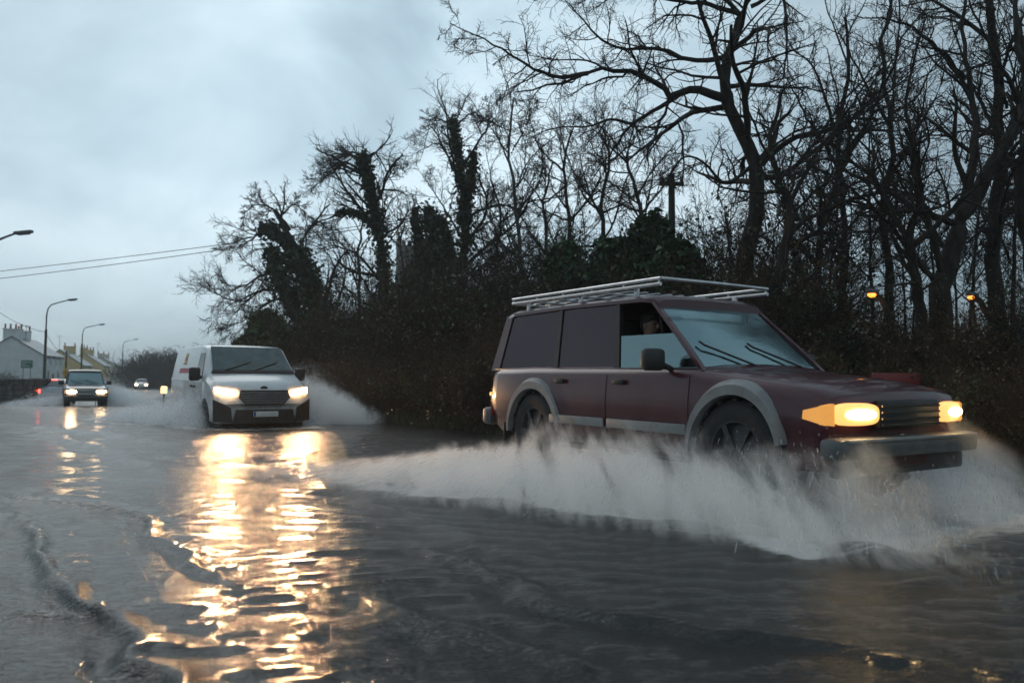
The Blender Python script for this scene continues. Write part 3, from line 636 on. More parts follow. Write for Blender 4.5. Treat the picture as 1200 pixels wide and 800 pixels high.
def make_van(label, loc, rz):
    L, hw = 5.35, 1.05
    root = thing('delivery_van', label, 'van', loc, rz); X = lambda u: L/2-u
    def warp(p):
        x, y, z = p; d = max(0, min(1, (x-(L/2-1.25))/1.25)); return (x-.24*(abs(y)/hw)**2.6*d*d, y, z)
    st = [(.0, .30, .66, .93, .90), (.04, .27, .80, .95, .89), (.11, .26, .95, .965, .90), (.22, .26, 1.06, .98, .90), (.6, .26, 1.19, 1, .90), (.95, .26, 1.27, 1, .90), (1.05, .26, 1.34, 1, .90), (1.4, .26, 1.61, 1, .865),
          (1.75, .26, 1.885, 1, .83), (1.95, .26, 1.945, 1, .835), (2.3, .27, 1.968, 1, .845), (3.5, .28, 1.972, 1, .85), (5.05, .30, 1.962, .995, .845), (5.29, .34, 1.93, .98, .83), (5.35, .38, 1.88, .965, .81)]
    def side(u, z):
        us = [s[0] for s in st]; zt = np.interp(u, us, [s[2] for s in st]); f = hw*np.interp(u, us, [s[3] for s in st]); ft = hw*np.interp(u, us, [s[4] for s in st])
        zbelt = min(zt-.10, 1.16); return float(np.interp(z, [.3, .75, zbelt, zt-.05], [f*.985, f, f*.995, ft]))
    b = MB(); rings = []
    for u, zb, zt, f, ft in st:
        w_ = hw*f; wt = hw*ft; zbelt = min(zt-.10, 1.16)
        h = [(0, zb), (w_*.92, zb), (w_*.985, zb+.05), (w_, zb+(zbelt-zb)*.5), (w_*.995, zbelt), (w_*.995*.5+wt*.5+.008, (zbelt+zt-.05)/2), (wt, zt-.05), (wt-.02, zt-.018), (wt-.07, zt), (wt*.5, zt+.018), (0, zt+.024)]
        rings.append([(X(u), -y, z) for y, z in h]+[(X(u), y, z) for y, z in h[-2:0:-1]])
    b.loft(rings); body = b.build('body', M['white'], root, 38, warp)
    c = MB()
    for u in (.95, 4.20):
        for s in (-1, 1): c.lathe([(s*(hw-.30), .001), (s*(hw-.30), .42), (s*(hw+.3), .42), (s*(hw+.3), .001)], 'Y', (X(u), 0, .36), 28)
    cut(body, c)
    q = MB(); q.panel(((X(1.0), -.88, 1.345), (X(1.0), .88, 1.345), (X(1.74), .79, 1.925), (X(1.74), -.79, 1.925)), .02, 10, 6, .015); ws = q.build('windscreen', M['glass_van'], root, 40, warp)
    q = MB(); q.panel(((X(.985), -.92, 1.325), (X(.985), .92, 1.325), (X(1.05), .88, 1.385), (X(1.05), -.88, 1.385)), .035, 10, 1); q.build('scuttle', M['black_plastic'], root, 40, warp)
    for y0, y1 in ((-.60, .02), (.02, .62)):
        g = MB(); g.tube([(X(1.02), y0, 1.40), (X(1.22), y1-.1, 1.56), (X(1.27), y1-.04, 1.60)], .014, 6); g.build('wiper', M['black_plastic'], ws, 35, warp)
    for s in (-1, 1):
        def S(u, z, o=.006): return (X(u), s*(side(u, z)+o), z)
        q = MB(); q.panel((S(1.38, 1.20), S(2.12, 1.20), S(2.12, 1.78), S(1.74, 1.78)), .012, 5, 4); q.build('side_window', M['window_dark'], root)
        d = MB()
        for z0, z1 in ((.42, .75), (.75, 1.13)): d.panel((S(1.32, z0, .004), S(2.2, z0, .004), S(2.2, z1, .004), S(1.32, z1, .004)), .010, 6, 2)
        dd = d.build('door', M['white'], root); h = MB(); h.rbox(S(2.04, 1.02, .03), (.20, .035, .05), .01); h.build('handle', M['black_plastic'], dd)
        d = MB()
        for z0, z1 in ((.42, .75), (.75, 1.13)): d.panel((S(2.26, z0, .004), S(3.42, z0, .004), S(3.42, z1, .004), S(2.26, z1, .004)), .010, 6, 2)
        dd = d.build('sliding_door', M['white'], root); h = MB(); h.rbox(S(2.40, 1.02, .03), (.20, .035, .05), .01); h.build('handle', M['black_plastic'], dd)
        g = MB(); g.panel((S(2.3, 1.145, .014), S(5.1, 1.145, .014), S(5.1, 1.185, .014), S(2.3, 1.185, .014)), .03, 10, 1); g.build('side_crease', M['white'], root)
        g = MB(); g.panel((S(1.45, .42, .012), S(3.42, .42, .012), S(3.42, .56, .012), S(1.45, .56, .012)), .03, 8, 1); g.build('side_moulding', M['black_plastic'], root)
        g = MB(); g.rbox((X(1.42), s*(hw+.13), 1.30), (.12, .24, .30), .05); g.tube([(X(1.45), s*(hw-.05), 1.22), (X(1.43), s*(hw+.08), 1.24)], .035, 8); g.build('wing_mirror', M['black_plastic'], root)
        # crest and the unreadable maroon line of writing on the load side
        o = .010
        g = MB(); g.panel((S(3.52, 1.58, o), S(3.86, 1.58, o), S(3.82, 1.80, o), S(3.56, 1.80, o)), .008, 3, 3); lg = g.build('crest', M['logo_yellow'], root)
        g = MB(); g.panel((S(3.60, 1.62, o+.006), S(3.78, 1.62, o+.006), S(3.76, 1.72, o+.006), S(3.62, 1.72, o+.006)), .008, 3, 3); g.panel((S(3.50, 1.53, o+.004), S(3.90, 1.53, o+.004), S(3.90, 1.57, o+.004), S(3.50, 1.57, o+.004)), .008, 3, 1); g.build('crest_centre', M['logo_red'], lg)
        g = MB(); uu = 2.95
        for wd_ in (.12, .09, .13, .08, .11, .10, .12, .09, .12, .10):
            g.panel((S(uu, 1.32, o), S(uu+wd_, 1.32, o), S(uu+wd_, 1.44, o), S(uu, 1.44, o)), .008, 2, 2); uu += wd_+.025
        g.build('lettering', M['logo_red'], root)
    # front end
    def F(y, z, o=.012):
        u = np.interp(z, [.30, .66, .80, .95, 1.06], [0, 0, .04, .11, .22]); return (X(u)+o, y, z)
    g = MB(); g.panel((F(-.40, .655), F(.40, .655), F(.54, .80), F(-.54, .80)), .05, 10, 3); g.panel((F(-.54, .80), F(.54, .80), F(.50, .955), F(-.50, .955)), .05, 10, 3); gr = g.build('grille', M['black_plastic'], root, 38, warp)
    g = MB()
    for z, y in ((.70, .42), (.75, .47), (.80, .51), (.85, .50), (.90, .49)): g.panel((F(-y, z-.012, .045), F(y, z-.012, .045), F(y, z+.012, .045), F(-y, z+.012, .045)), .02, 10, 1)
    g.build('grille_bar', M['bumper'], gr, 38, warp)
    g = MB(); g.lathe([(0, .001), (0, .055), (.012, .05), (.015, .001)], 'X', F(0, 1.0, .02), 20); bd = g.build('badge', M['black_plastic'], root, 38)
    for v in bd.data.vertices: v.co.y *= 1.5
    g = MB(); g.panel((F(-.66, .27, .02), F(.66, .27, .02), F(.60, .555, .02), F(-.60, .555, .02)), .05, 12, 3); lb = g.build('lower_bumper', M['black_plastic'], root, 38, warp)
    for s in (-1, 1):
        g = MB(); g.panel((F(s*.665, .28, .016), F(s*1.02, .30, .016), F(s*1.03, .77, .016), F(s*.70, .60, .016)), .05, 8, 4); g.build('bumper_corner', M['black_plastic'], lb, 38, warp)
        g = MB(); g.panel((F(s*.58, .845, .02), F(s*.98, .90, .02), F(s*.99, 1.02, .02), F(s*.565, .95, .02)), .05, 8, 3); hl = g.build('headlight', M['headlamp'], root, 38, warp)
        g = MB(); g.panel((F(s*.64, .865, .05), F(s*.92, .905, .05), F(s*.93, .98, .05), F(s*.64, .935, .05)), .02, 6, 2); g.build('bulb', M['headlamp_hot'], hl, 38, warp)
    g = MB(); g.rbox((X(-.055), 0, .46), (.02, .52, .115), .005); pl = g.build('number_plate', M['plate'], root)
    g = MB(); g.box((X(-.067), -.235, .46), (.006, .04, .10)); g.build('plate_band', M['blue_band'], pl)
    for u in (.95, 4.20):
        for s in (-1, 1): wheel(root, X(u), s*(hw-.12), .34, .22, s)
    return root

def make_car(name, label, loc, rz, paint, front_lit, rear_lit, group=None):
    """small hatchback, far off"""
    L, hw = 4.0, .85; root = thing(name, label, 'car', loc, rz, group); X = lambda u: L/2-u
    st = [(0, .35, .62, .9, .85), (.08, .25, .74, .95, .86), (.5, .22, .88, 1, .86), (1.1, .22, .98, 1, .86), (1.75, .22, 1.38, 1, .70), (2.2, .22, 1.46, 1, .70), (3.2, .22, 1.43, 1, .69), (3.75, .24, 1.05, .98, .82), (3.92, .3, .95, .95, .82), (4.0, .36, .80, .92, .8)]
    b = MB(); rings = []
    for u, zb, zt, f, ft in st:
        w_ = hw*f; wt = hw*ft; zbelt = min(zt-.08, .92)
        h = [(0, zb), (w_*.92, zb), (w_*.985, zb+.05), (w_, zb+(zbelt-zb)*.5), (w_*.99, zbelt), (wt, zt-.05), (wt-.07, zt), (0, zt+.02)]
        rings.append([(X(u), -y, z) for y, z in h]+[(X(u), y, z) for y, z in h[-2:0:-1]])
    b.loft(rings); b.build('body', paint, root, 38)
    q = MB(); q.panel(((X(1.15), -.66, 1.04), (X(1.15), .66, 1.04), (X(1.72), .54, 1.40), (X(1.72), -.54, 1.40)), .03, 4, 3); q.build('windscreen', M['glass_dark'], root)
    q = MB(); q.panel(((X(3.72), .60, 1.10), (X(3.72), -.60, 1.10), (X(3.28), -.52, 1.42), (X(3.28), .52, 1.42)), .03, 4, 3); q.build('rear_window', M['glass_dark'], root)
    for s in (-1, 1):
        q = MB(); q.panel(((X(1.45), s*.835, .96), (X(3.45), s*.835, .96), (X(3.15), s*.625, 1.36), (X(1.80), s*.625, 1.36)), .02, 4, 3); q.build('side_window', M['window_dark'], root)
        g = MB(); g.rbox((X(.06), s*.60, .68), (.14, .34, .15), .03); g.build('headlight', M['headlamp_far' if front_lit else 'chrome'], root)
        g = MB(); g.rbox((X(3.95), s*.66, .80), (.12, .24, .22), .03); g.build('tail_light', M['tail_red' if rear_lit else 'red_lens'], root)
        for u in (.75, 3.25): wheel(root, X(u), s*(hw-.09), .30, .19, s)
    if rear_lit:
        g = MB(); g.rbox((X(3.30), 0, 1.42), (.05, .40, .05), .01); g.build('brake_light', M['tail_red'], root)
    g = MB(); g.rbox((X(4.01), 0, .6), (.03, .5, .11), .005); g.build('number_plate', M['plate'], root)
    return root
M['glass_halfdown'] = glass('glass_halfdown', (.25, .36, .37), .26, .05)
M['glass_van'] = noisy('glass_van', (.018, .040, .043), (.06, .105, .108), 2.2, .10, coat=.15, spec=.6)  # mottled teal in the base colour stands in for uneven reflections
M['headlamp_far'] = emit('headlamp_far', (1, .62, .30), 34)

rzv = lambda a: a-math.pi/2
suv = make_offroader('maroon off-roader with an aluminium roof rack ploughing through the flood at right', (P_SUV[0], P_SUV[1], B_SUV), rzv(A_SUV), M['maroon'], M['grey_clad'], M['glass_screen'], M['glass_side'], True, tall=1.055, lamps='headlamp_near', bulb='bulb_near')
dl = local(P_SUV, A_SUV, -.02, -.42)
make_person('driver in dark clothes at the half-open window of the maroon off-roader', (dl.x, dl.y, B_SUV+.93), rzv(A_SUV))
make_van('white delivery van with headlights on driving through the flood', (P_VAN[0], P_VAN[1], B_VAN), rzv(A_VAN))
pu = make_offroader('dark off-roader with bright grille and headlights on behind the white van', (P_PU[0], P_PU[1], B_PU), rzv(A_PU), M['dark_paint'], M['bumper'], M['glass_cab'], M['glass_cab'], False, k=.97, wide=.94, lamps='headlamp_far', chrome_grille=True, open_driver_window=False)
dp = local(P_PU, A_PU, .0, -.40)
make_person('dark seated driver behind the windscreen of the distant off-roader', (dp.x, dp.y, B_PU+.90), rzv(A_PU))
t = at(66, 459, 44.5); make_car('hatchback', 'silver hatchback with red tail lights lit beside the distant off-roader', (t.x, t.y, float(dip(44.5))-.02), R(90+24), M['silver'], False, True)
t = at(166, 452, 105); make_car('hatchback', 'far silver car with lit headlights at the bend of the road', (t.x, t.y, -1.05), R(-90+24), M['silver'], True, False)
# beams of the lit headlights
def beam(name, P, a, y, z, x, e, size=R(75)):
    l = bpy.data.lights.new(name, 'SPOT'); o = bpy.data.objects.new(name, l); COL.objects.link(o)
    l.energy = e; l.spot_size = size; l.spot_blend = .8; l.shadow_soft_size = .12; l.color = (1, .56, .27)
    o.location = local(P, a, x, y, z); d = local(P, a, x+10, y, z-.7)-o.location
    o.rotation_euler = d.to_track_quat('-Z', 'Y').to_euler()
for s in (-1, 1):
    beam('headlight_beam', P_SUV, A_SUV, s*.64, .80, L_SUV/2+.14, 110)
    beam('headlight_beam', P_VAN, A_VAN, s*.78, .80, L_VAN/2+.04, 420)
#PART3
# ------------------------------------------------------------------ trees
def tubes_np(Pts, Rad, sides):
    """Pts (M,N,3), Rad (M,N) -> vertices, quads of M tubes"""
    Mn, Nn, _ = Pts.shape
    T = np.gradient(Pts, axis=1); T /= np.linalg.norm(T, axis=2, keepdims=True)+1e-9
    up = np.where(np.abs(T[..., 2:3]) > .9, np.array([1., 0, 0]), np.array([0, 0, 1.]))
    A = np.cross(T, up); A /= np.linalg.norm(A, axis=2, keepdims=True)+1e-9; B = np.cross(T, A)
    ph = np.arange(sides)*2*np.pi/sides
    V = Pts[:, :, None]+(A[:, :, None]*np.cos(ph)[:, None]+B[:, :, None]*np.sin(ph)[:, None])*Rad[:, :, None, None]
    base = (np.arange(Mn)*Nn*sides)[:, None, None]; i = np.arange(Nn-1)[None, :, None]; k = np.arange(sides)[None, None, :]
    a = base+i*sides+k; b = base+i*sides+(k+1) % sides
    F = np.stack([a, b, b+sides, a+sides], -1).reshape(-1, 4)
    return V.reshape(-1, 3), F
def resample(pts, n):
    pts = np.asarray(pts, float)
    # Catmull-Rom through the points
    P = np.vstack([2*pts[0]-pts[1], pts, 2*pts[-1]-pts[-2]]); m = len(pts)-1; out = []
    for t in np.linspace(0, m, n):
        i = min(int(t), m-1); u = t-i; p0, p1, p2, p3 = P[i], P[i+1], P[i+2], P[i+3]
        out.append(.5*((2*p1)+(-p0+p2)*u+(2*p0-5*p1+4*p2-p3)*u*u+(-p0+3*p1-3*p2+p3)*u**3))
    return np.array(out)
def grow(par, prad, n, lo, hi, ratio, ang, up, wob, npts, rrat, rg, shape=.5, bias=(0, 0, 0)):
    """n children on each parent polyline"""
    Mn, Nn, _ = par.shape; L = np.linalg.norm(np.diff(par, axis=1), axis=2).sum(1)
    idx = np.repeat(np.arange(Mn), n); t = lo+(hi-lo)*((np.tile(np.arange(n), Mn)+rg.random(Mn*n))/n)
    f = t*(Nn-1); i0 = np.minimum(f.astype(int), Nn-2); u = (f-i0)[:, None]
    p = par[idx, i0]*(1-u)+par[idx, i0+1]*u; tan = par[idx, i0+1]-par[idx, i0]; tan /= np.linalg.norm(tan, axis=1, keepdims=True)+1e-9
    r = (prad[idx, i0]*(1-u[:, 0])+prad[idx, i0+1]*u[:, 0])
    rv_ = rg.normal(size=(Mn*n, 3)); s = np.cross(tan, rv_); s /= np.linalg.norm(s, axis=1, keepdims=True)+1e-9
    an = R(ang)*(1+.35*rg.normal(size=(Mn*n, 1))); d = tan*np.cos(an)+s*np.sin(an); d[:, 2] += up*.5; d += np.array(bias)
    d /= np.linalg.norm(d, axis=1, keepdims=True)
    ln = L[idx]*ratio*(1-shape*t)*rg.uniform(.6, 1.25, Mn*n)
    out = np.zeros((Mn*n, npts, 3)); out[:, 0] = p; st = (ln/(npts-1))[:, None]
    for k in range(1, npts):
        d = d+rg.normal(size=d.shape)*wob; d[:, 2] += up*.12; d /= np.linalg.norm(d, axis=1, keepdims=True); out[:, k] = out[:, k-1]+d*st
    r0 = np.minimum(r*rrat, ln*.03); rad = r0[:, None]*np.linspace(1, .35, npts)[None]
    return out, rad
def leaves(C, size, rg, aspect=1.6):
    """one small folded leaf quad per centre"""
    n = len(C); a = rg.normal(size=(n, 3)); a /= np.linalg.norm(a, axis=1, keepdims=True); b = np.cross(a, rg.normal(size=(n, 3))); b /= np.linalg.norm(b, axis=1, keepdims=True)
    s = size*rg.uniform(.6, 1.4, (n, 1)); a = a*s*aspect; b = b*s; nn = np.cross(a, b)/s*.3
    V = np.stack([C-a, C+b+nn, C+a, C-b+nn], 1).reshape(-1, 3); return V, np.arange(4*n).reshape(n, 4)
def bare_tree(name, label, group, limbs, mats=('bark', 'twig'), seed=1, n=(8, 7, 5), ratio=(.42, .48, .5), up=(.25, .15, 0), ang=(48, 45, 42), bias=(0, 0, 0), ivy=None, rmin=.0035, origin=None, lo=.25, wob=.16):
    """limbs: list of (points, r0, r1) in world space; first is the trunk"""
    rg = np.random.default_rng(seed)
    base = np.array(limbs[0][0][0] if origin is None else origin, float)
    tv, tf, nv = [], [], 0; L0 = []; R0 = []
    for j, (pts, r0, r1) in enumerate(limbs):
        c = resample(np.array(pts, float)-base, 18)
        c[1:-1] += rg.normal(size=(16, 3))*min(r0*.25, .03)
        rad = r0+(r1-r0)*np.linspace(0, 1, 18)**.8
        if j == 0: rad = rad*(1+.5*np.exp(-np.linspace(0, 18, 18)))
        V, F = tubes_np(c[None], rad[None], 9); tv.append(V); tf.append(F+nv); nv += len(V); L0.append(c); R0.append(rad)
    L0 = np.array(L0); R0 = np.array(R0)
    b1, r1_ = grow(L0, R0, n[0], lo, 1, ratio[0], ang[0], up[0], wob, 9, .6, rg, .45, bias)
    V, F = tubes_np(b1, np.maximum(r1_, rmin*1.6), 5); tv.append(V); tf.append(F+nv); nv += len(V)
    b2, r2 = grow(b1, r1_, n[1], .15, 1, ratio[1], ang[1], up[1], wob*1.1, 6, .6, rg, .4, bias)
    b3, r3 = grow(b2, r2, n[2], .1, 1, ratio[2], ang[2], up[2], wob*1.2, 5, .65, rg, .3, bias)
    Va, Fa = tubes_np(b2, np.maximum(r2, rmin*1.15), 4); Vb, Fb = tubes_np(b3, np.maximum(r3, rmin), 3)
    t = thing(name, label, 'tree', tuple(base), 0, group)
    np_mesh('trunk', np.vstack(tv), np.vstack(tf), M[mats[0]], t, True)
    np_mesh('crown', np.vstack([Va, Vb]), np.vstack([Fa, Fb+len(Va)]), M[mats[1]], t, False)
    if ivy:
        cs = []
        for (pts, rad, cnt) in ivy['cols']:
            cnt = int(cnt*1.8)
            c = resample(np.array(pts, float)-base, 40); ii = rg.integers(0, 39, cnt); u = rg.random((cnt, 1))
            p = c[ii]*(1-u)+c[ii+1]*u
            lump = .45+.55*np.abs(np.sin(ii*.9+rg.integers(0, 3, cnt)*2.1)); q = rg.normal(size=(cnt, 3)); q /= np.linalg.norm(q, axis=1, keepdims=True)
            taper = 1-.55*(ii/39.)**2
            cs.append(p+q*(np.array(rad)*lump*taper*np.abs(rg.normal(size=cnt))*.72)[:, None])
        V, F = leaves(np.vstack(cs), ivy.get('size', .055), rg); np_mesh('ivy', V, F, M[ivy.get('mat', 'ivy')], t)
    return t
def px(pts, Y, dY=None):
    """survey a limb: photo spots at a depth (list) or drifting depth"""
    k = len(pts); d = [Y]*k if dY is None else [Y+dY*i/(k-1) for i in range(k)]
    return [tuple(at(x, y, q)) for (x, y), q in zip(pts, d)]
def ybase(pxx, s):
    k = (pxx-600)/FPX; y1 = (8.74+s)/(.8*k+.6)
    if y1 > 30 or y1 < 0: y1 = (1.62+s)/max(.913*k+.407, .02)
    return y1
def root_px(pxx, s):
    Y = ybase(pxx, s); p = at(pxx, 430, Y); return (p.x, p.y, float(ground_z(p.x, p.y))-.05), Y
def trunk_from(pxx, s, pts, dY=0):
    b, Y = root_px(pxx, s); return [b]+px(pts, Y, dY), Y

# the big spreading tree right of centre
tr, Y = trunk_from(872, 5.2, [(873, 350), (880, 260), (888, 200), (868, 158), (850, 112), (856, 60), (874, 15), (900, -45), (905, -110)])
lim = [(tr, .22, .06),
 (px([(851, 116), (815, 105), (788, 112), (765, 92), (725, 83), (689, 86), (650, 98), (603, 108)], Y, -1.2), .105, .012),
 (px([(689, 86), (650, 90), (612, 72), (570, 48), (527, 27)], Y-.7, -.8), .05, .008),
 (px([(800, 108), (770, 128), (743, 144), (725, 165), (712, 185), (690, 215)], Y, 1.0), .06, .008),
 (px([(856, 65), (824, 72), (770, 58), (716, 54), (680, 18), (650, -10)], Y, 1.2), .07, .008),
 (px([(872, 20), (830, 5), (780, 0), (720, -14), (660, -25)], Y, -.9), .065, .008),
 (px([(880, 195), (850, 215), (825, 190), (800, 185), (775, 215), (735, 235)], Y, -1.5), .045, .006),
 (px([(892, 192), (925, 165), (975, 150), (1012, 128), (1062, 92)], Y, -1.6), .085, .010),
 (px([(886, 212), (930, 196), (985, 150), (1030, 118), (1075, 80)], Y, 1.4), .075, .010),
 (px([(880, 8), (915, -5), (922, 40), (918, 85), (905, 120)], Y, -.8), .05, .006),
 (px([(742, 145), (715, 140), (690, 148), (650, 150), (615, 165)], Y, .8), .04, .006)]
bare_tree('spreading_tree', 'tall spreading bare tree reaching left over the road beside the utility pole', None, lim, seed=3, n=(14, 9, 7), ratio=(.36, .48, .52), up=(.0, -.05, -.1), ang=(52, 48, 45))
# trees on the bank to the right
T_R = 'bare trees on the bank behind the maroon car'
tr, Y = trunk_from(902, 3.6, [(905, 345), (925, 280), (925, 236), (915, 215), (905, 170), (915, 110)])
bare_tree('crooked_tree', 'slim crooked bare tree with one branch arching far right, behind the off-roader windscreen', T_R, [(tr, .13, .03), (px([(925, 276), (945, 258), (995, 235), (1050, 226), (1105, 240), (1140, 270)], Y, -.5), .06, .008), (px([(925, 240), (950, 190), (985, 140), (1010, 70)], Y, .8), .05, .008), (px([(912, 340), (890, 300), (862, 285), (838, 292)], Y, .6), .035, .006)], seed=5, n=(9, 8, 5), ratio=(.36, .48, .5))
tr, Y = trunk_from(1098, 4.0, [(1103, 345), (1120, 280), (1150, 215), (1180, 165), (1205, 118), (1240, 40)])
bare_tree('leaning_tree', 'thick bare tree leaning right with a long fork, right of the brighter orange lamp', T_R, [(tr, .19, .06), (px([(1116, 300), (1135, 200), (1145, 150), (1137, 100), (1128, 40), (1135, -40)], Y, .8), .09, .02), (px([(1130, 92), (1100, 58), (1060, 28), (1000, 18)], Y+.7, -.6), .05, .008), (px([(1108, 330), (1085, 250), (1070, 180), (1065, 100), (1085, 20)], Y, -.8), .06, .010), (px([(1170, 180), (1200, 190), (1250, 160)], Y, -.6), .06, .010), (px([(1106, 340), (1060, 285), (1030, 250), (990, 215), (960, 200)], Y, -1), .05, .008)], seed=8, n=(10, 8, 6), ratio=(.36, .48, .5))
tr, Y = trunk_from(1166, 6.5, [(1167, 380), (1165, 280), (1172, 190), (1168, 90), (1160, 0), (1165, -60)])
bare_tree('upright_tree', 'straight upright bare tree by the right edge, behind the leaning tree', T_R, [(tr, .17, .05), (px([(1170, 200), (1190, 130), (1210, 60), (1215, -30)], Y, .5), .07, .015), (px([(1166, 260), (1195, 240), (1240, 210)], Y, .5), .06, .012), (px([(1166, 150), (1140, 100), (1110, 10)], Y, .9), .05, .010)], seed=9, n=(9, 8, 5), ratio=(.4, .48, .5))
for i, (bx, s, pts, lab) in enumerate([
    (1040, 7.5, [(1042, 330), (1035, 240), (1045, 150), (1035, 60), (1050, -30)], 'thin bare tree standing directly above the brighter orange lamp'),
    (985, 9.0, [(988, 330), (990, 250), (980, 160), (995, 80), (990, 20)], 'thin bare tree left of the brighter orange lamp'),
    (1215, 5.0, [(1210, 330), (1196, 240), (1206, 140), (1190, 40), (1200, -40)], 'bare tree cut by the right edge of the view'),
    (1075, 3.2, [(1078, 360), (1068, 290), (1078, 220), (1060, 150)], 'small bare tree between the two orange lamps'),
    (955, 5.5, [(958, 340), (962, 270), (985, 200), (1010, 150), (1050, 110)], 'bare tree bending right just beyond the end of the roof rack')]):
    tr, Y = trunk_from(bx, s, pts, (-1)**i*.8)
    q = tr[len(tr)//2]; e = tr[-1]
    extra = [([tr[-3], ((tr[-3][0]+e[0])/2+.5*(-1)**i, e[1]+.6, (tr[-3][2]+e[2])/2+.4), (e[0]+1.3*(-1)**i, e[1]+1, e[2]-.2)], .05, .008), ([q, (q[0]-.8*(-1)**i, q[1]-.4, q[2]+.9), (q[0]-1.5*(-1)**i, q[1]-.6, q[2]+2.1)], .05, .008)]
    bare_tree('bare_tree', lab, T_R, [(tr, .11, .03)]+extra, seed=20+i, n=(10, 8, 5), ratio=(.36, .48, .5))
# ivy-clad and bare trees of the left group
T_L = 'trees beyond the white van'
tr, Y = trunk_from(447, 6, [(446, 420), (450, 320), (440, 250), (430, 205), (424, 182)])
bare_tree('ivy_tree', 'tall leaning tree wrapped in ivy with bare wind-swept branches, right of the van roof', T_L, [(tr, .24, .08), (px([(440, 265), (410, 250), (380, 258), (352, 268)], Y, -1), .07, .010), (px([(448, 330), (420, 300), (395, 290), (362, 300)], Y, 1), .07, .010), (px([(432, 210), (405, 190), (385, 205), (360, 225)], Y, .5), .06, .010), (px([(426, 188), (440, 180), (455, 205), (468, 235)], Y, -.6), .05, .010), (px([(446, 300), (465, 270), (480, 250)], Y, -.6), .04, .010), (px([(428, 195), (410, 180), (395, 186), (375, 200)], Y, 1), .05, .008)],
    seed=31, n=(13, 10, 8), ratio=(.44, .5, .5), up=(.05, .02, 0), bias=(-.16, 0, 0), ivy=dict(cols=[(tr[1:], .42, 3600), (px([(440, 265), (415, 250), (395, 250)], Y, -1), .22, 500)], size=.055), rmin=.0048)
tr, Y = trunk_from(418, 7, [(419, 430), (422, 370), (420, 330), (421, 285), (428, 250)])
bare_tree('bare_tree', 'slender bare tree just left of the tall ivy-wrapped tree', T_L, [(tr, .16, .04), (px([(420, 350), (395, 330), (365, 322)], Y, .5), .06, .010), (px([(421, 320), (400, 285), (375, 280)], Y, -.5), .05, .010)], seed=32, n=(9, 7, 5), rmin=.007, ratio=(.45, .5, .5))
tr, Y = trunk_from(396, 5, [(388, 420), (368, 345), (348, 295), (322, 246)])
bare_tree('ivy_tree', 'broad ivy-covered tree leaning left towards the road above the white van', T_L, [(tr, .3, .10), (px([(362, 335), (320, 320), (285, 335), (256, 350)], Y, -.8), .10, .012), (px([(372, 360), (325, 350), (292, 372), (262, 386)], Y, 1), .09, .012), (px([(350, 295), (310, 275), (288, 285), (268, 298)], Y, .5), .08, .012), (px([(340, 270), (320, 245), (300, 240), (285, 250)], Y, -.6), .07, .012), (px([(330, 252), (345, 240), (362, 255)], Y, .4), .05, .012), (px([(365, 340), (310, 340), (275, 352), (250, 342)], Y, 2), .09, .012)],
    seed=33, n=(13, 10, 8), ratio=(.45, .5, .5), up=(.02, 0, 0), bias=(-.14, 0, 0), ivy=dict(cols=[(tr[1:4], .85, 4200), (px([(385, 420), (350, 370), (330, 330), (318, 292)], Y, -.5), .7, 2600), (px([(345, 300), (320, 270), (305, 270)], Y, .3), .45, 900)], size=.07), rmin=.006)
tr, Y = trunk_from(543, 7, [(543, 430), (541, 330), (546, 260), (538, 190), (530, 140)])
bare_tree('ivy_tree', 'tall narrow tree with dark ivy on its trunk, right of the church tower', T_L, [(tr, .2, .06), (px([(540, 215), (520, 175), (505, 150), (492, 190)], Y, .5), .06, .008), (px([(540, 200), (565, 160), (580, 140), (590, 165)], Y, -.5), .06, .008), (px([(532, 150), (510, 138), (498, 150)], Y, .6), .045, .008), (px([(533, 148), (555, 132), (572, 145)], Y, -.4), .045, .008), (px([(543, 280), (515, 235), (495, 205)], Y, .6), .05, .008)],
    seed=34, n=(12, 9, 8), ratio=(.42, .5, .5), ivy=dict(cols=[(tr[1:], .42, 4200), (px([(540, 260), (550, 215), (556, 180)], Y, .3), .35, 1500)], size=.045), rmin=.004)
tr, Y = trunk_from(610, 8, [(615, 400), (612, 330), (606, 250), (596, 175), (602, 115)])
bare_tree('tall_bare_tree', 'tall slender bare tree with a pale straight trunk, left of the evergreens', T_L, [(tr, .13, .03), (px([(610, 300), (585, 245), (570, 215)], Y, .5), .04, .006), (px([(606, 250), (630, 215), (642, 175)], Y, -.5), .045, .006), (px([(600, 200), (580, 150), (575, 120)], Y, .5), .04, .006), (px([(599, 180), (618, 145), (625, 118)], Y, -.5), .04, .006), (px([(612, 330), (640, 300), (660, 250)], Y, .5), .04, .006), (px([(612, 340), (590, 320), (560, 260)], Y, -.5), .04, .006)], mats=('bark_pale', 'twig'), seed=35, n=(11, 9, 7), ratio=(.42, .5, .5), up=(.3, .15, .0), rmin=.005)
tr, Y = trunk_from(508, 6, [(508, 430), (506, 340), (510, 280), (502, 245)])
bare_tree('ivy_tree', 'short trunk smothered in ivy just right of the church tower', T_L, [(tr, .2, .08), (px([(508, 290), (490, 255), (484, 235)], Y, .4), .05, .008), (px([(508, 280), (525, 250), (532, 225)], Y, -.4), .05, .008)], seed=36, n=(6, 6, 5), ratio=(.4, .5, .5), ivy=dict(cols=[(tr[1:], .60, 4200), (px([(490, 350), (490, 290), (486, 245)], Y, .4), .35, 1600), (px([(520, 350), (526, 300), (516, 255)], Y, -.4), .45, 1800)], size=.048), rmin=.006)
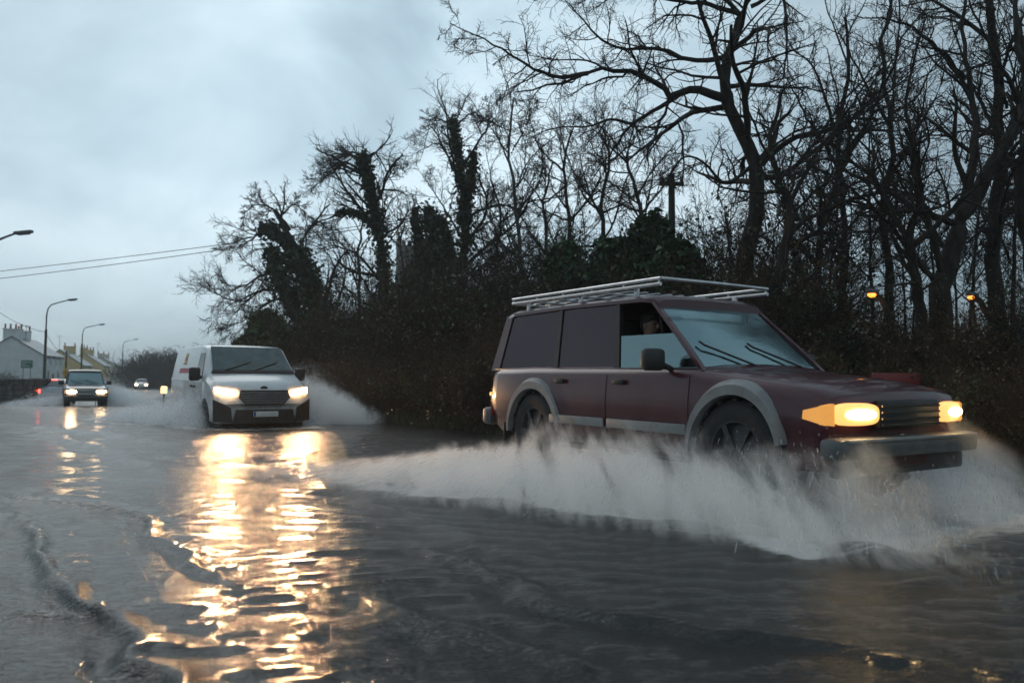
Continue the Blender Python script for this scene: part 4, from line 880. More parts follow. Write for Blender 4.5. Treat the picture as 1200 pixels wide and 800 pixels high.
for i, (bx, s, pts, lab) in enumerate([
    (665, 8.5, [(664, 330), (668, 260), (660, 200), (672, 150)], 'bare tree rising behind the left part of the evergreens'),
    (710, 9.5, [(712, 330), (705, 250), (714, 190), (706, 150)], 'bare tree rising behind the middle of the evergreens'),
    (755, 10, [(756, 330), (752, 250), (735, 190), (745, 160)], 'bare tree rising behind the right part of the evergreens'),
    (585, 10, [(585, 400), (580, 320), (588, 260), (575, 210)], 'bare tree between the ivy-clad trunk and the pale straight tree'),
    (478, 9.0, [(478, 420), (476, 340), (470, 290), (474, 262)], 'small bare tree in front of the church tower'),
    (640, 11, [(640, 400), (642, 300), (636, 240), (648, 190)], 'bare tree just right of the pale straight tree'),
    (850, 11, [(852, 400), (856, 310), (850, 250)], 'low bare tree right of the utility pole')]):
    tr, Y = trunk_from(bx, s, pts, (-1)**i*.6); q = tr[-3]; e = tr[-1]
    sg = (-1)**i
    ex = [([q, (q[0]+.9*sg, q[1]-.3, q[2]+1.2), (q[0]+1.5*sg, q[1]-.4, q[2]+2.6)], .05, .008), ([tr[-2], (tr[-2][0]-.8*sg, q[1]+.3, tr[-2][2]+.8), (tr[-2][0]-1.2*sg, q[1], tr[-2][2]+1.8)], .045, .008), ([q, (q[0]-1.0*sg, q[1]+.5, q[2]+.6), (q[0]-1.9*sg, q[1]+.5, q[2]+1.5)], .045, .008)]
    bare_tree('bare_tree', lab, T_L if bx < 700 else 'bare trees behind the evergreens', [(tr, .12, .03)]+ex, seed=50+i, n=(10, 9, 6), ratio=(.42, .5, .5), rmin=.0045)

# evergreens: cones of drooping leafy sprays round a trunk
def evergreen(label, bx, s, top, halfw, seed, mat='yew', group='evergreens behind the roof rack', name='evergreen_tree', leafsize=.046, count=9000, low=.1):
    rg = np.random.default_rng(seed); b, Y = root_px(bx, s); tp = at(top[0], top[1], Y); H = tp.z-b[2]; hwid = halfw*Y/FPX
    t = thing(name, label, 'tree', b, 0, group)
    trk = MB(); trk.tube([(0, 0, 0), (.05, 0, H*.5), (tp.x-b[0], 0, H*.97)], [.16, .10, .02], 8); trk.build('trunk', M['bark'], t)
    nb = 150; h = low+(1-low)*rg.random(nb)**.8; az = rg.uniform(0, 6.28, nb)
    rad = hwid*(1-h)**.62*rg.uniform(.65, 1.12, nb)+.10; cs = []
    for i in range(nb):
        m = int(count*2)//nb; u = rg.random(m)**.6; rr = rad[i]*u
        sp = .06+.20*u*(1-h[i]*.6); q = rg.normal(size=(m, 3))*np.array([1, 1, .75])*sp[:, None]
        cs.append(np.stack([(tp.x-b[0])*h[i]+rr*np.cos(az[i]), rr*np.sin(az[i]), H*h[i]+.30*rr*(1-u*1.5)], -1)+q)
    V, F = leaves(np.vstack(cs), leafsize, rg, 2.0); np_mesh('crown', V, F, M[mat], t)
    return t
evergreen('dark evergreen with a pointed top, just left of the utility pole', 768, 4.5, (764, 262), 60, 61, count=14000)
evergreen('dark rounded evergreen second from the utility pole', 720, 5.0, (718, 282), 55, 62, count=12000)
evergreen('dark evergreen at the left end of the row, above the rear of the roof rack', 664, 4.6, (662, 292), 48, 63, count=11000)
evergreen('low dark evergreen filling the foot of the row above the roof rack', 800, 3.6, (796, 290), 40, 64, count=9000)
evergreen('olive green laurel at the roadside above the white van roof', 315, 2.2, (312, 368), 55, 65, 'laurel', 'trees beyond the white van', 'laurel_bush', .065, 9000)

# shrubs and brambles along the bank: one of each kind, copied and turned
def shrub(name, label, seed, Hh, Wd, mat, leafn, leaf='bramble'):
    rg = np.random.default_rng(seed); n = 46
    az = rg.uniform(0, 6.28, n); ln = Hh*rg.uniform(.55, 1.1, n); out = np.zeros((n, 8, 3)); d = np.stack([np.cos(az)*.45, np.sin(az)*.45, np.ones(n)], -1)
    out[:, 0] = np.stack([np.cos(az), np.sin(az), 0*az], -1)*(Wd*.45*rg.random(n)[:, None])
    for k in range(1, 8):
        d = d+rg.normal(size=d.shape)*.16; d[:, 2] -= .05*k*rg.random(n)*.5; d /= np.linalg.norm(d, axis=1, keepdims=True); out[:, k] = out[:, k-1]+d*(ln/7)[:, None]
    rad = np.full((n, 8), .012)*np.linspace(1, .4, 8)
    b2, r2 = grow(out, rad, 14, .1, 1, .42, 45, .1, .2, 5, .6, rg, .3); b3, r3 = grow(b2, r2, 8, .1, 1, .5, 45, 0, .22, 4, .7, rg, .3)
    Va, Fa = tubes_np(out, rad, 5); Vb, Fb = tubes_np(b2, np.maximum(r2, .004), 4); Vc, Fc = tubes_np(b3, np.maximum(r3, .003), 3)
    t = thing(name, label, 'shrub', (0, 0, 0), 0)
    np_mesh('stems', np.vstack([Va, Vb, Vc]), np.vstack([Fa, Fb+len(Va), Fc+len(Va)+len(Vb)]), M[mat], t)
    ends = np.vstack([b2.reshape(-1, 3), b3.reshape(-1, 3)]); c = ends[rg.integers(0, len(ends), leafn)]+rg.normal(size=(leafn, 3))*.08
    c = c[c[:, 2] > .02]; V, F = leaves(c, .024, rg); np_mesh('foliage', V, F, M[leaf], t)
    return t
kinds = [shrub('bramble_thicket', '', 71, 2.1, 2.2, 'twig_brown', 1500), shrub('bramble_thicket', '', 72, 2.6, 2.4, 'twig', 2300, 'ivy'), shrub('hedge_shrub', '', 73, 1.7, 2.4, 'twig_brown', 2600, 'laurel')]
names = ['brown leafless bramble thicket', 'tall dark ivy-tangled thicket', 'low leafy hedge shrub']
spots = []   # (photo column, distance behind the verge, kind, scale, where)
SG = 'thickets along the right bank'
cols = list(range(372, 640, 20))+list(range(655, 900, 38))+list(range(915, 1260, 27))
first = [True]*3; cnt = 0
for row, (s0, sc) in enumerate(((1.5, .8), (3.6, 1.1), (6.4, 1.45))):
    for j, cpx in enumerate(cols):
        if row == 2 and (j % 2 or cpx > 900): continue
        if row == 1 and cpx > 900 and (j % 2): continue
        cx = cpx+random.uniform(-9, 9); b, Y = root_px(cx, s0+random.uniform(-.5, .7)); k = [0, 1, 0, 2, 1][(j+row*2) % 5]
        if row == 0 and k == 1: k = 0
        o = kinds[k] if first[k] else copy_tree(kinds[k]); first[k] = False
        o.location = (b[0], b[1], b[2]); o.rotation_euler = (0, 0, random.uniform(0, 6.28)); f = sc*random.uniform(.8, 1.2)*(1.05 if cpx < 640 else .92 if cpx < 900 else .66 if min(abs(cpx-1026), abs(cpx-1142)) > 34 else .45); o.scale = (f, f, f*random.uniform(.85, 1.1))
        zone = 'beside the white van' if cpx < 450 else ('between the van and the off-roader' if cpx < 570 else ('behind the off-roader' if cpx < 920 else 'right of the off-roader windscreen'))
        rw = ('at the water edge', 'part way up the bank', 'at the top of the bank')[row]
        o['label'] = names[k]+' '+rw+' '+zone; o['category'] = 'shrub'; o['group'] = names[k].replace('thicket', 'thickets').replace('shrub', 'shrubs')+' '+rw+' '+zone; cnt += 1
# dense young wood closing the view behind: three kinds of pole tree, copied
def pole_tree(seed, H):
    rg = np.random.default_rng(seed); tr = [(0, 0, 0), (.1*rg.normal(), .1, H*.35), (.3*rg.normal(), .2*rg.normal(), H*.7), (.4*rg.normal(), .3*rg.normal(), H)]
    lim = [(tr, .052, .012)]
    for i in range(4):
        z = H*(.25+.15*i); a = rg.uniform(0, 6.28); lim.append(([(0, 0, z), (.7*math.cos(a), .7*math.sin(a), z+.8), (1.3*math.cos(a), 1.3*math.sin(a), z+2.0)], .035, .008))
    return bare_tree('young_tree', '', None, lim, seed=seed, n=(9, 7, 5), ratio=(.36, .5, .5), rmin=.006)
pt = [pole_tree(80+i, 6.2+i*.8) for i in range(3)]; first = [True]*3
for i, cpx in enumerate(list(range(380, 640, 17))+list(range(650, 900, 36))+list(range(905, 1290, 19))):
    if 765 < cpx < 840: continue
    k = i % 3; s = (8.5 if cpx < 900 else 7)+random.uniform(0, 8); b, Y = root_px(cpx+random.uniform(-8, 8), s)
    o = pt[k] if first[k] else copy_tree(pt[k]); first[k] = False
    o.location = b; o.rotation_euler = (0, 0, random.uniform(0, 6.28)); f = random.uniform(.62, .86) if cpx < 640 else random.uniform(.62, .95); o.scale = (f, f, f)
    zone = 'behind the thickets beside the van' if cpx < 640 else ('behind the evergreens' if cpx < 900 else 'filling the wood around the orange lamps')
    tag(o, 'slim young bare tree '+zone, 'tree', 'slim young bare trees '+zone)
# grass along the verge
def verge_grass():
    rg = np.random.default_rng(91); n = 26000; y = 4+38*rg.random(n)**1.3; off = .25+2.2*rg.random(n)**1.5
    y1 = y; nx = np.where(y < 30, .8, .913); ny = np.where(y < 30, .6, .407); bx = np.where(y < 30, (8.74-.6*y)/.8, (1.62-.407*y)/.913)
    X, Y = bx+nx*off, y+ny*off; Z = ground_z(X, Y)-.02
    h = rg.uniform(.10, .38, n); a = rg.uniform(0, 6.28, n); w = .006+.004*rg.random(n); ln = rg.normal(size=(n, 2))*.12
    B = np.stack([X, Y, Z], -1); side = np.stack([np.cos(a)*w, np.sin(a)*w, 0*a], -1)
    mid = B+np.stack([ln[:, 0]*.4, ln[:, 1]*.4, h*.6], -1); tip = B+np.stack([ln[:, 0], ln[:, 1], h], -1)
    V = np.stack([B-side, B+side, mid+side*.7, mid-side*.7, tip+side*.15, tip-side*.15], 1).reshape(-1, 3); b = (np.arange(n)*6)[:, None]
    F = np.concatenate([b+np.array([0, 1, 2, 3]), b+np.array([3, 2, 4, 5])], 0)
    tag(np_mesh('verge_grass', V, F, M['grass']), 'rough wet grass along the foot of the right bank', 'grass', kind='stuff')
verge_grass()
# far trees at the bend of the road
ft = pole_tree(95, 6.5); FG = 'far bare trees at the bend of the road'; firstf = True
for cx, Y, f in ((147, 150, .95), (158, 118, .62), (167, 112, .78), (176, 116, .84), (185, 108, .82), (194, 112, .86), (204, 105, .8), (214, 108, .86), (226, 100, .8), (240, 96, .8), (255, 90, .8), (271, 84, .8), (288, 78, .8)):
    o = ft if firstf else copy_tree(ft); firstf = False; p = at(cx, 440, Y); o.location = (p.x, p.y, float(ground_z(p.x, p.y))-.2); o.rotation_euler = (0, 0, random.uniform(0, 6)); o.scale = (f*1.5, f*1.5, f)
    if cx == 147: tag(o, 'far lone bare tree behind the farthest street lamp', 'tree')
    else: tag(o, 'far bare tree in the dark clump left of the white van', 'tree', FG)
def far_wood():
    rg = np.random.default_rng(97); V_, F_, nv = [], [], 0
    for cx in np.arange(150, 330, 6):
        Y = 118+rg.uniform(-6, 10); p = at(cx, 440, Y); n = 40; H = rg.uniform(4.2, 5.6)*(1.0 if cx > 165 else .75)
        out = np.zeros((n, 5, 3)); out[:, 0] = np.array([p.x, p.y, -1.2])+rg.normal(size=(n, 3))*np.array([1, 1, .05]); d = rg.normal(size=(n, 3))*.35+np.array([0, 0, 1])
        for k in range(1, 5): d = d+rg.normal(size=d.shape)*.2; d /= np.linalg.norm(d, axis=1, keepdims=True); out[:, k] = out[:, k-1]+d*H/4
        rad = np.full((n, 5), .05)*np.linspace(1, .5, 5); b2, r2 = grow(out, rad, 6, .2, 1, .5, 45, .1, .2, 4, .6, rg)
        for a, r in ((out, rad), (b2, np.maximum(r2, .03))):
            V, F = tubes_np(a, r, 3); V_.append(V); F_.append(F+nv); nv += len(V)
    tag(np_mesh('far_wood', np.vstack(V_), np.vstack(F_), M['twig']), 'far dark wood beyond the bend of the road', 'wood', kind='stuff')
far_wood()
#PART4
# ------------------------------------------------------------------ street lamps, poles, wires, signs
def street_lamp(label, pxx, Y, H=6.9, arm=2.4, rz=0, lit=False, group='street lamps along the left side'):
    p = at(pxx, 440, Y); g = float(ground_z(p.x, p.y)); t = thing('street_lamp', label, 'street lamp', (p.x, p.y, g), rz, group); H = H-g
    m = MB(); m.tube([(0, 0, -.3), (0, 0, H*.70)], [.105, .095], 10); m.tube([(0, 0, .3), (0, 0, 1.3)], .125, 10); m.build('pole', M['pole_wood'], t)
    m = MB(); m.tube([(0, 0, H*.68), (.0, 0, H*.84), (.10, 0, H*.905), (.35, 0, H*.945), (arm*.5, 0, H*.97), (arm-.3, 0, H*.993)], [.055, .055, .05, .05, .045, .04], 8); m.build('arm', M['galv'], t)
    m = MB(); m.rbox((arm-.02, 0, H*.998), (.75, .22, .13), .05, 0, R(-6)); h = m.build('lamp_head', M['galv'], t)
    m = MB(); m.rbox((arm, 0, H*.998-.075), (.48, .17, .06), .025, 0, R(-6)); m.build('lens', M['sodium'] if lit else M['glass_dark'], h)
    return t
street_lamp('street lamp reaching in at the left edge high above the road', -22, 31, 6.85, 1.5)
street_lamp('tallest full street lamp, dark pole in front of the white gabled house', 52, 60, 6.9, 2.0)
street_lamp('middle street lamp of the row, above the dark off-roader', 95, 92, 7.0, 2.3)
street_lamp('farthest street lamp of the row, left of the far wood', 143, 136, 7.2, 2.3)
def orange_lamp(label, pxx, py, Y, big):
    p = at(pxx, py, Y); g = float(ground_z(p.x, p.y)); t = thing('orange_street_lamp', label, 'street lamp', (p.x, p.y, g), 0, 'lit orange lamps in the wood'); H = p.z-g
    m = MB(); m.tube([(.30, 0, -.2), (.30, 0, H*.8), (.24, 0, H-.30), (.12, 0, H-.06), (0, 0, H+.04)], .045, 8); m.build('pole', M['pole_wood'], t)
    m = MB(); m.rbox((-.03, 0, H+.06), (.34*big, .2*big, .09), .03, 0, R(16)); h = m.build('lamp_head', M['galv'], t)
    m = MB(); m.lathe([(-.055*big, .001), (-.05*big, .06*big), (-.0, .115*big), (.03, .11*big), (.03, .001)], 'Z', (-.03, 0, H), 14); m.build('bulb', M['sodium'], h)
    l = bpy.data.lights.new('orange_lamp_light', 'POINT'); o = bpy.data.objects.new('orange_lamp_light', l); COL.objects.link(o); l.energy = .6*big; l.color = (1, .42, .08); l.shadow_soft_size = .08; o.location = (p.x-.03, p.y-.05, p.z-.18)
orange_lamp('brighter lit orange lamp glowing through the trees behind the off-roader bonnet', 1024, 346, 12.6, .62)
orange_lamp('smaller lit orange lamp glowing through the trees near the right edge', 1140, 349, 11.5, .42)
b, Y = root_px(788, 6); tp = at(787, 204, Y)
t = thing('utility_pole', 'wooden utility pole with insulators standing above the evergreens', 'utility pole', b)
m = MB(); m.tube([(0, 0, 0), (tp.x-b[0], 0, tp.z-b[2])], [.11, .08], 10); m.build('pole', M['pole_wood'], t)
m = MB(); m.rbox((tp.x-b[0], 0, tp.z-b[2]-.25), (.62, .09, .10), .01); ca = m.build('crossarm', M['pole_wood'], t)
for s in (-1, 1):
    m = MB(); m.lathe([(0, .001), (0, .04), (.05, .05), (.08, .03), (.12, .04), (.14, .001)], 'Z', (tp.x-b[0]+s*.25, 0, tp.z-b[2]-.2), 10); m.build('insulator', M['galv'], ca)
def wire(label, a, b, sag, r=.010, group=None, name='overhead_wire'):
    a, b = Vector(a), Vector(b); m = MB()
    pts = [a.lerp(b, i/24)-Vector((0, 0, sag*4*(i/24)*(1-i/24))) for i in range(25)]
    o = m.build(name, None, None) if False else None
    mid = pts[12]; m.tube([p-mid for p in pts], r, 5); o = m.build(name, M['black_plastic']); o.location = mid
    return tag(o, label, 'wire', group)
we = (at(-330, 347, 34), at(-330, 355, 34))
for i, lab in enumerate(('upper of the two long wires crossing the sky to the utility pole', 'lower of the two long wires crossing the sky to the utility pole')):
    wire(lab, (tp.x+(-.25 if i else .25), tp.y, tp.z-.12), we[i], .35+.12*i, .011)
b2 = at(-330, 440, 34); t = thing('utility_pole', 'wooden utility pole left of the view carrying the two long wires', 'utility pole', (b2.x, b2.y, -.3)); m = MB(); m.tube([(0, 0, 0), (0, 0, we[0].z+.5)], [.13, .1], 10); m.build('pole', M['pole_wood'], t)
# telephone pole with amber sign
p = at(77, 440, 100); tb = thing('telephone_pole', 'short dark telephone pole between the yellow houses', 'telephone pole', (p.x, p.y, 0)); q = at(77, 411, 100)
m = MB(); m.tube([(0, 0, -1.3), (0, 0, q.z)], [.14, .11], 8); m.build('pole', M['pole_wood'], tb)
m = MB(); m.rbox((0, 0, q.z-.35), (.9, .09, .09), .01); m.build('crossarm', M['pole_wood'], tb)
lp = at(53, 389, 60)
wire('slack wire drooping from the left edge to the tallest street lamp', at(-20, 352, 52), lp, .35, .018)
wire('wire sloping down from the tallest street lamp to the short telephone pole', lp, (q.x, q.y, q.z-.2), .5, .018)
p = at(77, 436, 74); t = thing('warning_sign', 'amber diamond road sign above a small amber plate, beside the distant off-roader', 'road sign', (p.x, p.y, 0))
m = MB(); m.tube([(0, .03, -1.3), (0, .03, p.z+.3)], .04, 8); m.build('post', M['galv'], t)
m = MB(); m.rbox((0, 0, p.z), (.56, .03, .56), .008, 0, R(45)); pn = m.build('panel', M['sign_amber'], t)
m = MB(); m.rbox((0, -.025, p.z+.04), (.07, .02, .26), .004); m.rbox((0, -.025, p.z-.16), (.07, .02, .07), .004); m.build('symbol', M['black_plastic'], pn)
m = MB(); m.rbox((0, 0, p.z-.75), (.70, .03, .38), .008); m.build('panel', M['sign_amber'], t)
p = at(31.5, 426.5, 84); t = thing('direction_sign', 'green direction sign on two posts before the white gabled house', 'road sign', (p.x, p.y, 0))
for s in (-1, 1):
    m = MB(); m.tube([(s*.4, .03, -1.3), (s*.4, .03, p.z+.4)], .04, 8); m.build('post', M['galv'], t)
m = MB(); m.rbox((0, 0, p.z), (1.26, .04, .84), .01); pn = m.build('panel', M['sign_green'], t)
m = MB()
for z, x0, x1 in ((.2, -.5, .1), (.2, .2, .45), (-.02, -.5, -.1), (-.22, -.5, .3)): m.box(((x0+x1)/2, -.028, p.z+z), (x1-x0, .012, .07))
m.build('lettering', M['sign_white'], pn)
# red board with a white patch behind the off-roader's bonnet
b, Y = root_px(1052, 1.1); p0 = at(1022, 454, Y); p1 = at(1079, 439, Y)
t = thing('red_board', 'red board with a white patch on short posts behind the off-roader bonnet', 'sign', (p0.x, p0.y, 0)); wd, z0, z1 = p1.x-p0.x, p0.z-.12, p1.z+.02
m = MB(); m.rbox((wd/2, 0, (z0+z1)/2), (wd, .04, z1-z0), .008); pn = m.build('panel', M['sign_red'], t)
m = MB()
for k in range(4): m.box((wd*(.30+.075*k), -.026, z1-.15), (wd*.05, .012, .05))
m.build('lettering', M['sign_white'], pn)
for x in (.08, wd-.08):
    m = MB(); m.tube([(x, .05, -.3), (x, .05, z1)], .03, 8); m.build('post', M['galv'], t)
# amber marker in the water left of the van; its reflector is made to emit
p = at(192, 462, 25.5); t = thing('marker_post', 'small amber marker box with added reflector glow standing in the water left of the white van', 'marker', (p.x, p.y, -.35))
p.z += .35
m = MB(); m.tube([(0, 0, 0), (0, 0, p.z+.02)], .035, 8); m.build('post', M['black_plastic'], t)
m = MB(); m.rbox((0, 0, p.z+.15), (.19, .12, .24), .03); m.build('lens', M['marker'], t)

# ------------------------------------------------------------------ houses
def house(label, apex, Y, W, Lh, eave, ridge, wall, rz, chim, wins, group=None):
    p = at(apex, 440, Y); t = thing('house', label, 'house', (p.x, p.y, 0), R(90)+rz, group)
    m = MB(); m.poly_prism([(-W/2, -1.4), (W/2, -1.4), (W/2, eave), (0, ridge), (-W/2, eave)], (0, 0, 0), (0, 1, 0), (0, 0, 1), (Lh, 0, 0)); m.build('wall', wall, t, 20)
    m = MB(); sl = (ridge-eave)/(W/2)
    for s in (-1, 1):
        a = (-.15, s*(W/2+.25), eave-sl*.25+.03); b = (Lh+.15, s*(W/2+.25), eave-sl*.25+.03); c = (Lh+.15, 0, ridge+.06); d = (-.15, 0, ridge+.06)
        m.panel((a, b, c, d) if s < 0 else (b, a, d, c), .12, 4, 3)
    rf = m.build('roof', M['slate'], t, 20)
    for (cx, cw, ch, pots) in chim:
        m = MB(); m.rbox((cx, 0, ridge+ch/2-.3), (.75, cw, ch+.6), .02); m.rbox((cx, 0, ridge+ch+.03), (.9, cw+.15, .14), .02); c = m.build('chimney', wall, rf, 20)
        for k in range(pots):
            m = MB(); y = (k-(pots-1)/2)*(cw-.3)/max(pots-1, 1); m.lathe([(0, .001), (0, .13), (.55, .10), (.6, .13), (.66, .12), (.66, .001)], 'Z', (cx, y, ridge+ch+.08), 10); m.build('chimney_pot', M['chimney_pot'], c)
    for (x, z, w_, h_) in wins:
        m = MB(); m.rbox((x, -W/2-.03, z), (w_+.16, .10, h_+.16), .015); wn = m.build('window', M['sign_white'], t, 20)
        m = MB(); m.rbox((x, -W/2-.085, z), (w_, .03, h_), .008); m.build('pane', M['window_dark'], wn, 20)
    m = MB(); m.rbox((Lh*.5, -W/2-.04, 0), (.95, .10, 2.0), .01); m.build('door', M['dark_paint'], t, 20)
    m = MB(); m.tube([(.3, -W/2-.09, eave-.35), (Lh-.2, -W/2-.09, eave-.35)], .06, 6); m.tube([(.25, -W/2-.09, eave-.35), (.25, -W/2-.09, 0)], .045, 6); m.build('gutter', M['black_plastic'], t, 20)
    return t
def aerial(label, px0, py, Y, zb):
    p = at(px0, py, Y); t = thing('tv_aerial', label, 'aerial', (p.x, p.y, zb), 0, 'television aerials on the cottage roofs')
    m = MB(); m.tube([(0, 0, -.4), (0, 0, p.z-zb)], .035, 5); m.tube([(-.5, 0, p.z-zb-.1), (.5, 0, p.z-zb-.1)], .03, 5)
    for k in range(5): m.tube([(-.45+.22*k, -.25, p.z-zb-.1), (-.45+.22*k, .25, p.z-zb-.1)], .02, 4)
    m.build('mast', M['galv'], t)
wr = lambda L, z, n, w_, h_: [(L*(k+.5)/n, z, w_, h_) for k in range(n)]
house('white two-storey gable-ended house with a row of red chimney pots', 12, 100, 7.2, 13, 3.5, 5.75, M['render_white'], R(20), [(.6, 2.1, 1.0, 4), (6.2, 1.6, 1.0, 2), ], wr(13, 2.75, 4, .8, 1.0)+wr(13, .9, 2, .9, 1.1))
house('yellow gabled house behind the amber road sign', 69, 140, 7.6, 10, 2.6, 5.3, M['render_yellow'], R(20), [(9.2, 2.0, .9, 2)], wr(10, 1.7, 2, .9, 1.0))
house('second yellow gabled house, partly behind the middle street lamp', 97, 176, 8.4, 10, 2.9, 5.6, M['render_yellow'], R(20), [(.6, 1.5, 1.2, 3), (9, 1.5, 1.0, 3)], wr(10, 1.9, 2, .9, 1.0))
house('cream terraced house with a grey slate roof above the distant off-roader', 117, 205, 7.6, 12, 3.4, 5.4, M['render_cream'], R(21), [(1, 1.6, .9, 2), (11, 1.6, .9, 2)], wr(12, 2.5, 3, .9, 1.1)+wr(12, .9, 2, .9, 1.1))
house('farthest small white house at the end of the row', 139, 250, 7.5, 12, 2.2, 4.3, M['render_white'], R(22), [(11, 1.2, .8, 2)], wr(12, 1.3, 3, .9, 1.0))
aerial('aerial above the white gabled house', 31, 381, 104, 5.9); aerial('aerial above the yellow gabled house', 70, 393, 146, 5.6); aerial('aerial above the second yellow house', 115, 402, 180, 5.9)
# dark stone wall in front of the white house
pa, pb = at(-140, 452, 34), at(51, 452, 43)
t = thing('stone_wall', 'low dark stone wall at the water edge before the white gabled house', 'wall', (pa.x, pa.y, 0)); d = pb-pa; d.z = 0; d = Vector((d.x, d.y, 0)); L_ = d.length; ang_ = math.atan2(d.y, d.x); t.rotation_euler = (0, 0, ang_)
m = MB(); rgw = random.Random(4); x = 0
while x < L_:
    w_ = rgw.uniform(.3, .7)
    for r_ in range(6): m.rbox((x+w_/2+(r_ % 2)*.1, 0, -.79+.27*r_), (w_-.02, .38+rgw.uniform(-.03, .05), .26), .03)
    x += w_
m.build('masonry', M['stone'], t); m = MB(); x = 0
while x < L_:
    w_ = rgw.uniform(.4, .8); m.rbox((x+w_/2, 0, .74), (w_-.02, .48, .13+rgw.uniform(-.02, .03)), .03); x += w_
m.build('coping', M['stone'], t)
for i, (cx, Yb, f, lab) in enumerate(((-4, 62, .55, 'dark shrub at the left edge before the white gabled house'), (45, 70, .55, 'small shrub at the foot of the tallest street lamp'), (8, 78, .6, 'thin shrub by the gable of the white house'))):
    o = copy_tree(kinds[(1, 2, 0)[i]]); p = at(cx, 440, Yb); o.location = (p.x, p.y, float(ground_z(p.x, p.y))); f *= 1.2; o.scale = (f, f, f); o.rotation_euler = (0, 0, i*2.); o['label'] = lab
    if 'group' in o.keys(): del o['group']
    o['category'] = 'shrub'
# church tower behind the trees
p0, p1 = at(463, 440, 115), at(497, 440, 115); wt_ = (p1-p0).x; top = at(480, 290, 115).z
t = thing('church_tower', 'grey stone church tower with corner pinnacles behind the ivy-clad trees', 'tower', ((p0.x+p1.x)/2, 115, 0), R(12))
m = MB(); m.rbox((0, 0, top/2-.5), (wt_, wt_, top+1), .05); m.rbox((0, 0, top-1.6), (wt_+.25, wt_+.25, .25), .05); wl = m.build('wall', M['stone'], t, 20)
m = MB()
for s in (-1, 1):
    for k in np.linspace(-.30, .30, 4)*wt_:
        m.rbox((k, s*(wt_/2-.18), top+.3), (.55, .34, .7), .03); m.rbox((s*(wt_/2-.18), k, top+.3), (.34, .55, .7), .03)
m.build('battlement', M['stone'], t, 20)
for sx_ in (-1, 1):
    for sy in (-1, 1):
        m = MB(); m.rbox((sx_*(wt_/2-.2), sy*(wt_/2-.2), top+.5), (.5, .5, 1.2), .04); m.tube([(sx_*(wt_/2-.2), sy*(wt_/2-.2), top+1.0), (sx_*(wt_/2-.2), sy*(wt_/2-.2), top+2.0)], [.26, .03], 4); m.build('pinnacle', M['stone'], t, 20)
m = MB(); m.poly_prism([(-.4, -1.2), (.4, -1.2), (.4, .4), (0, .9), (-.4, .4)], (0, -wt_/2-.03, top-3.6), (1, 0, 0), (0, 0, 1), (0, .06, 0)); m.build('belfry_window', M['window_dark'], t, 20)

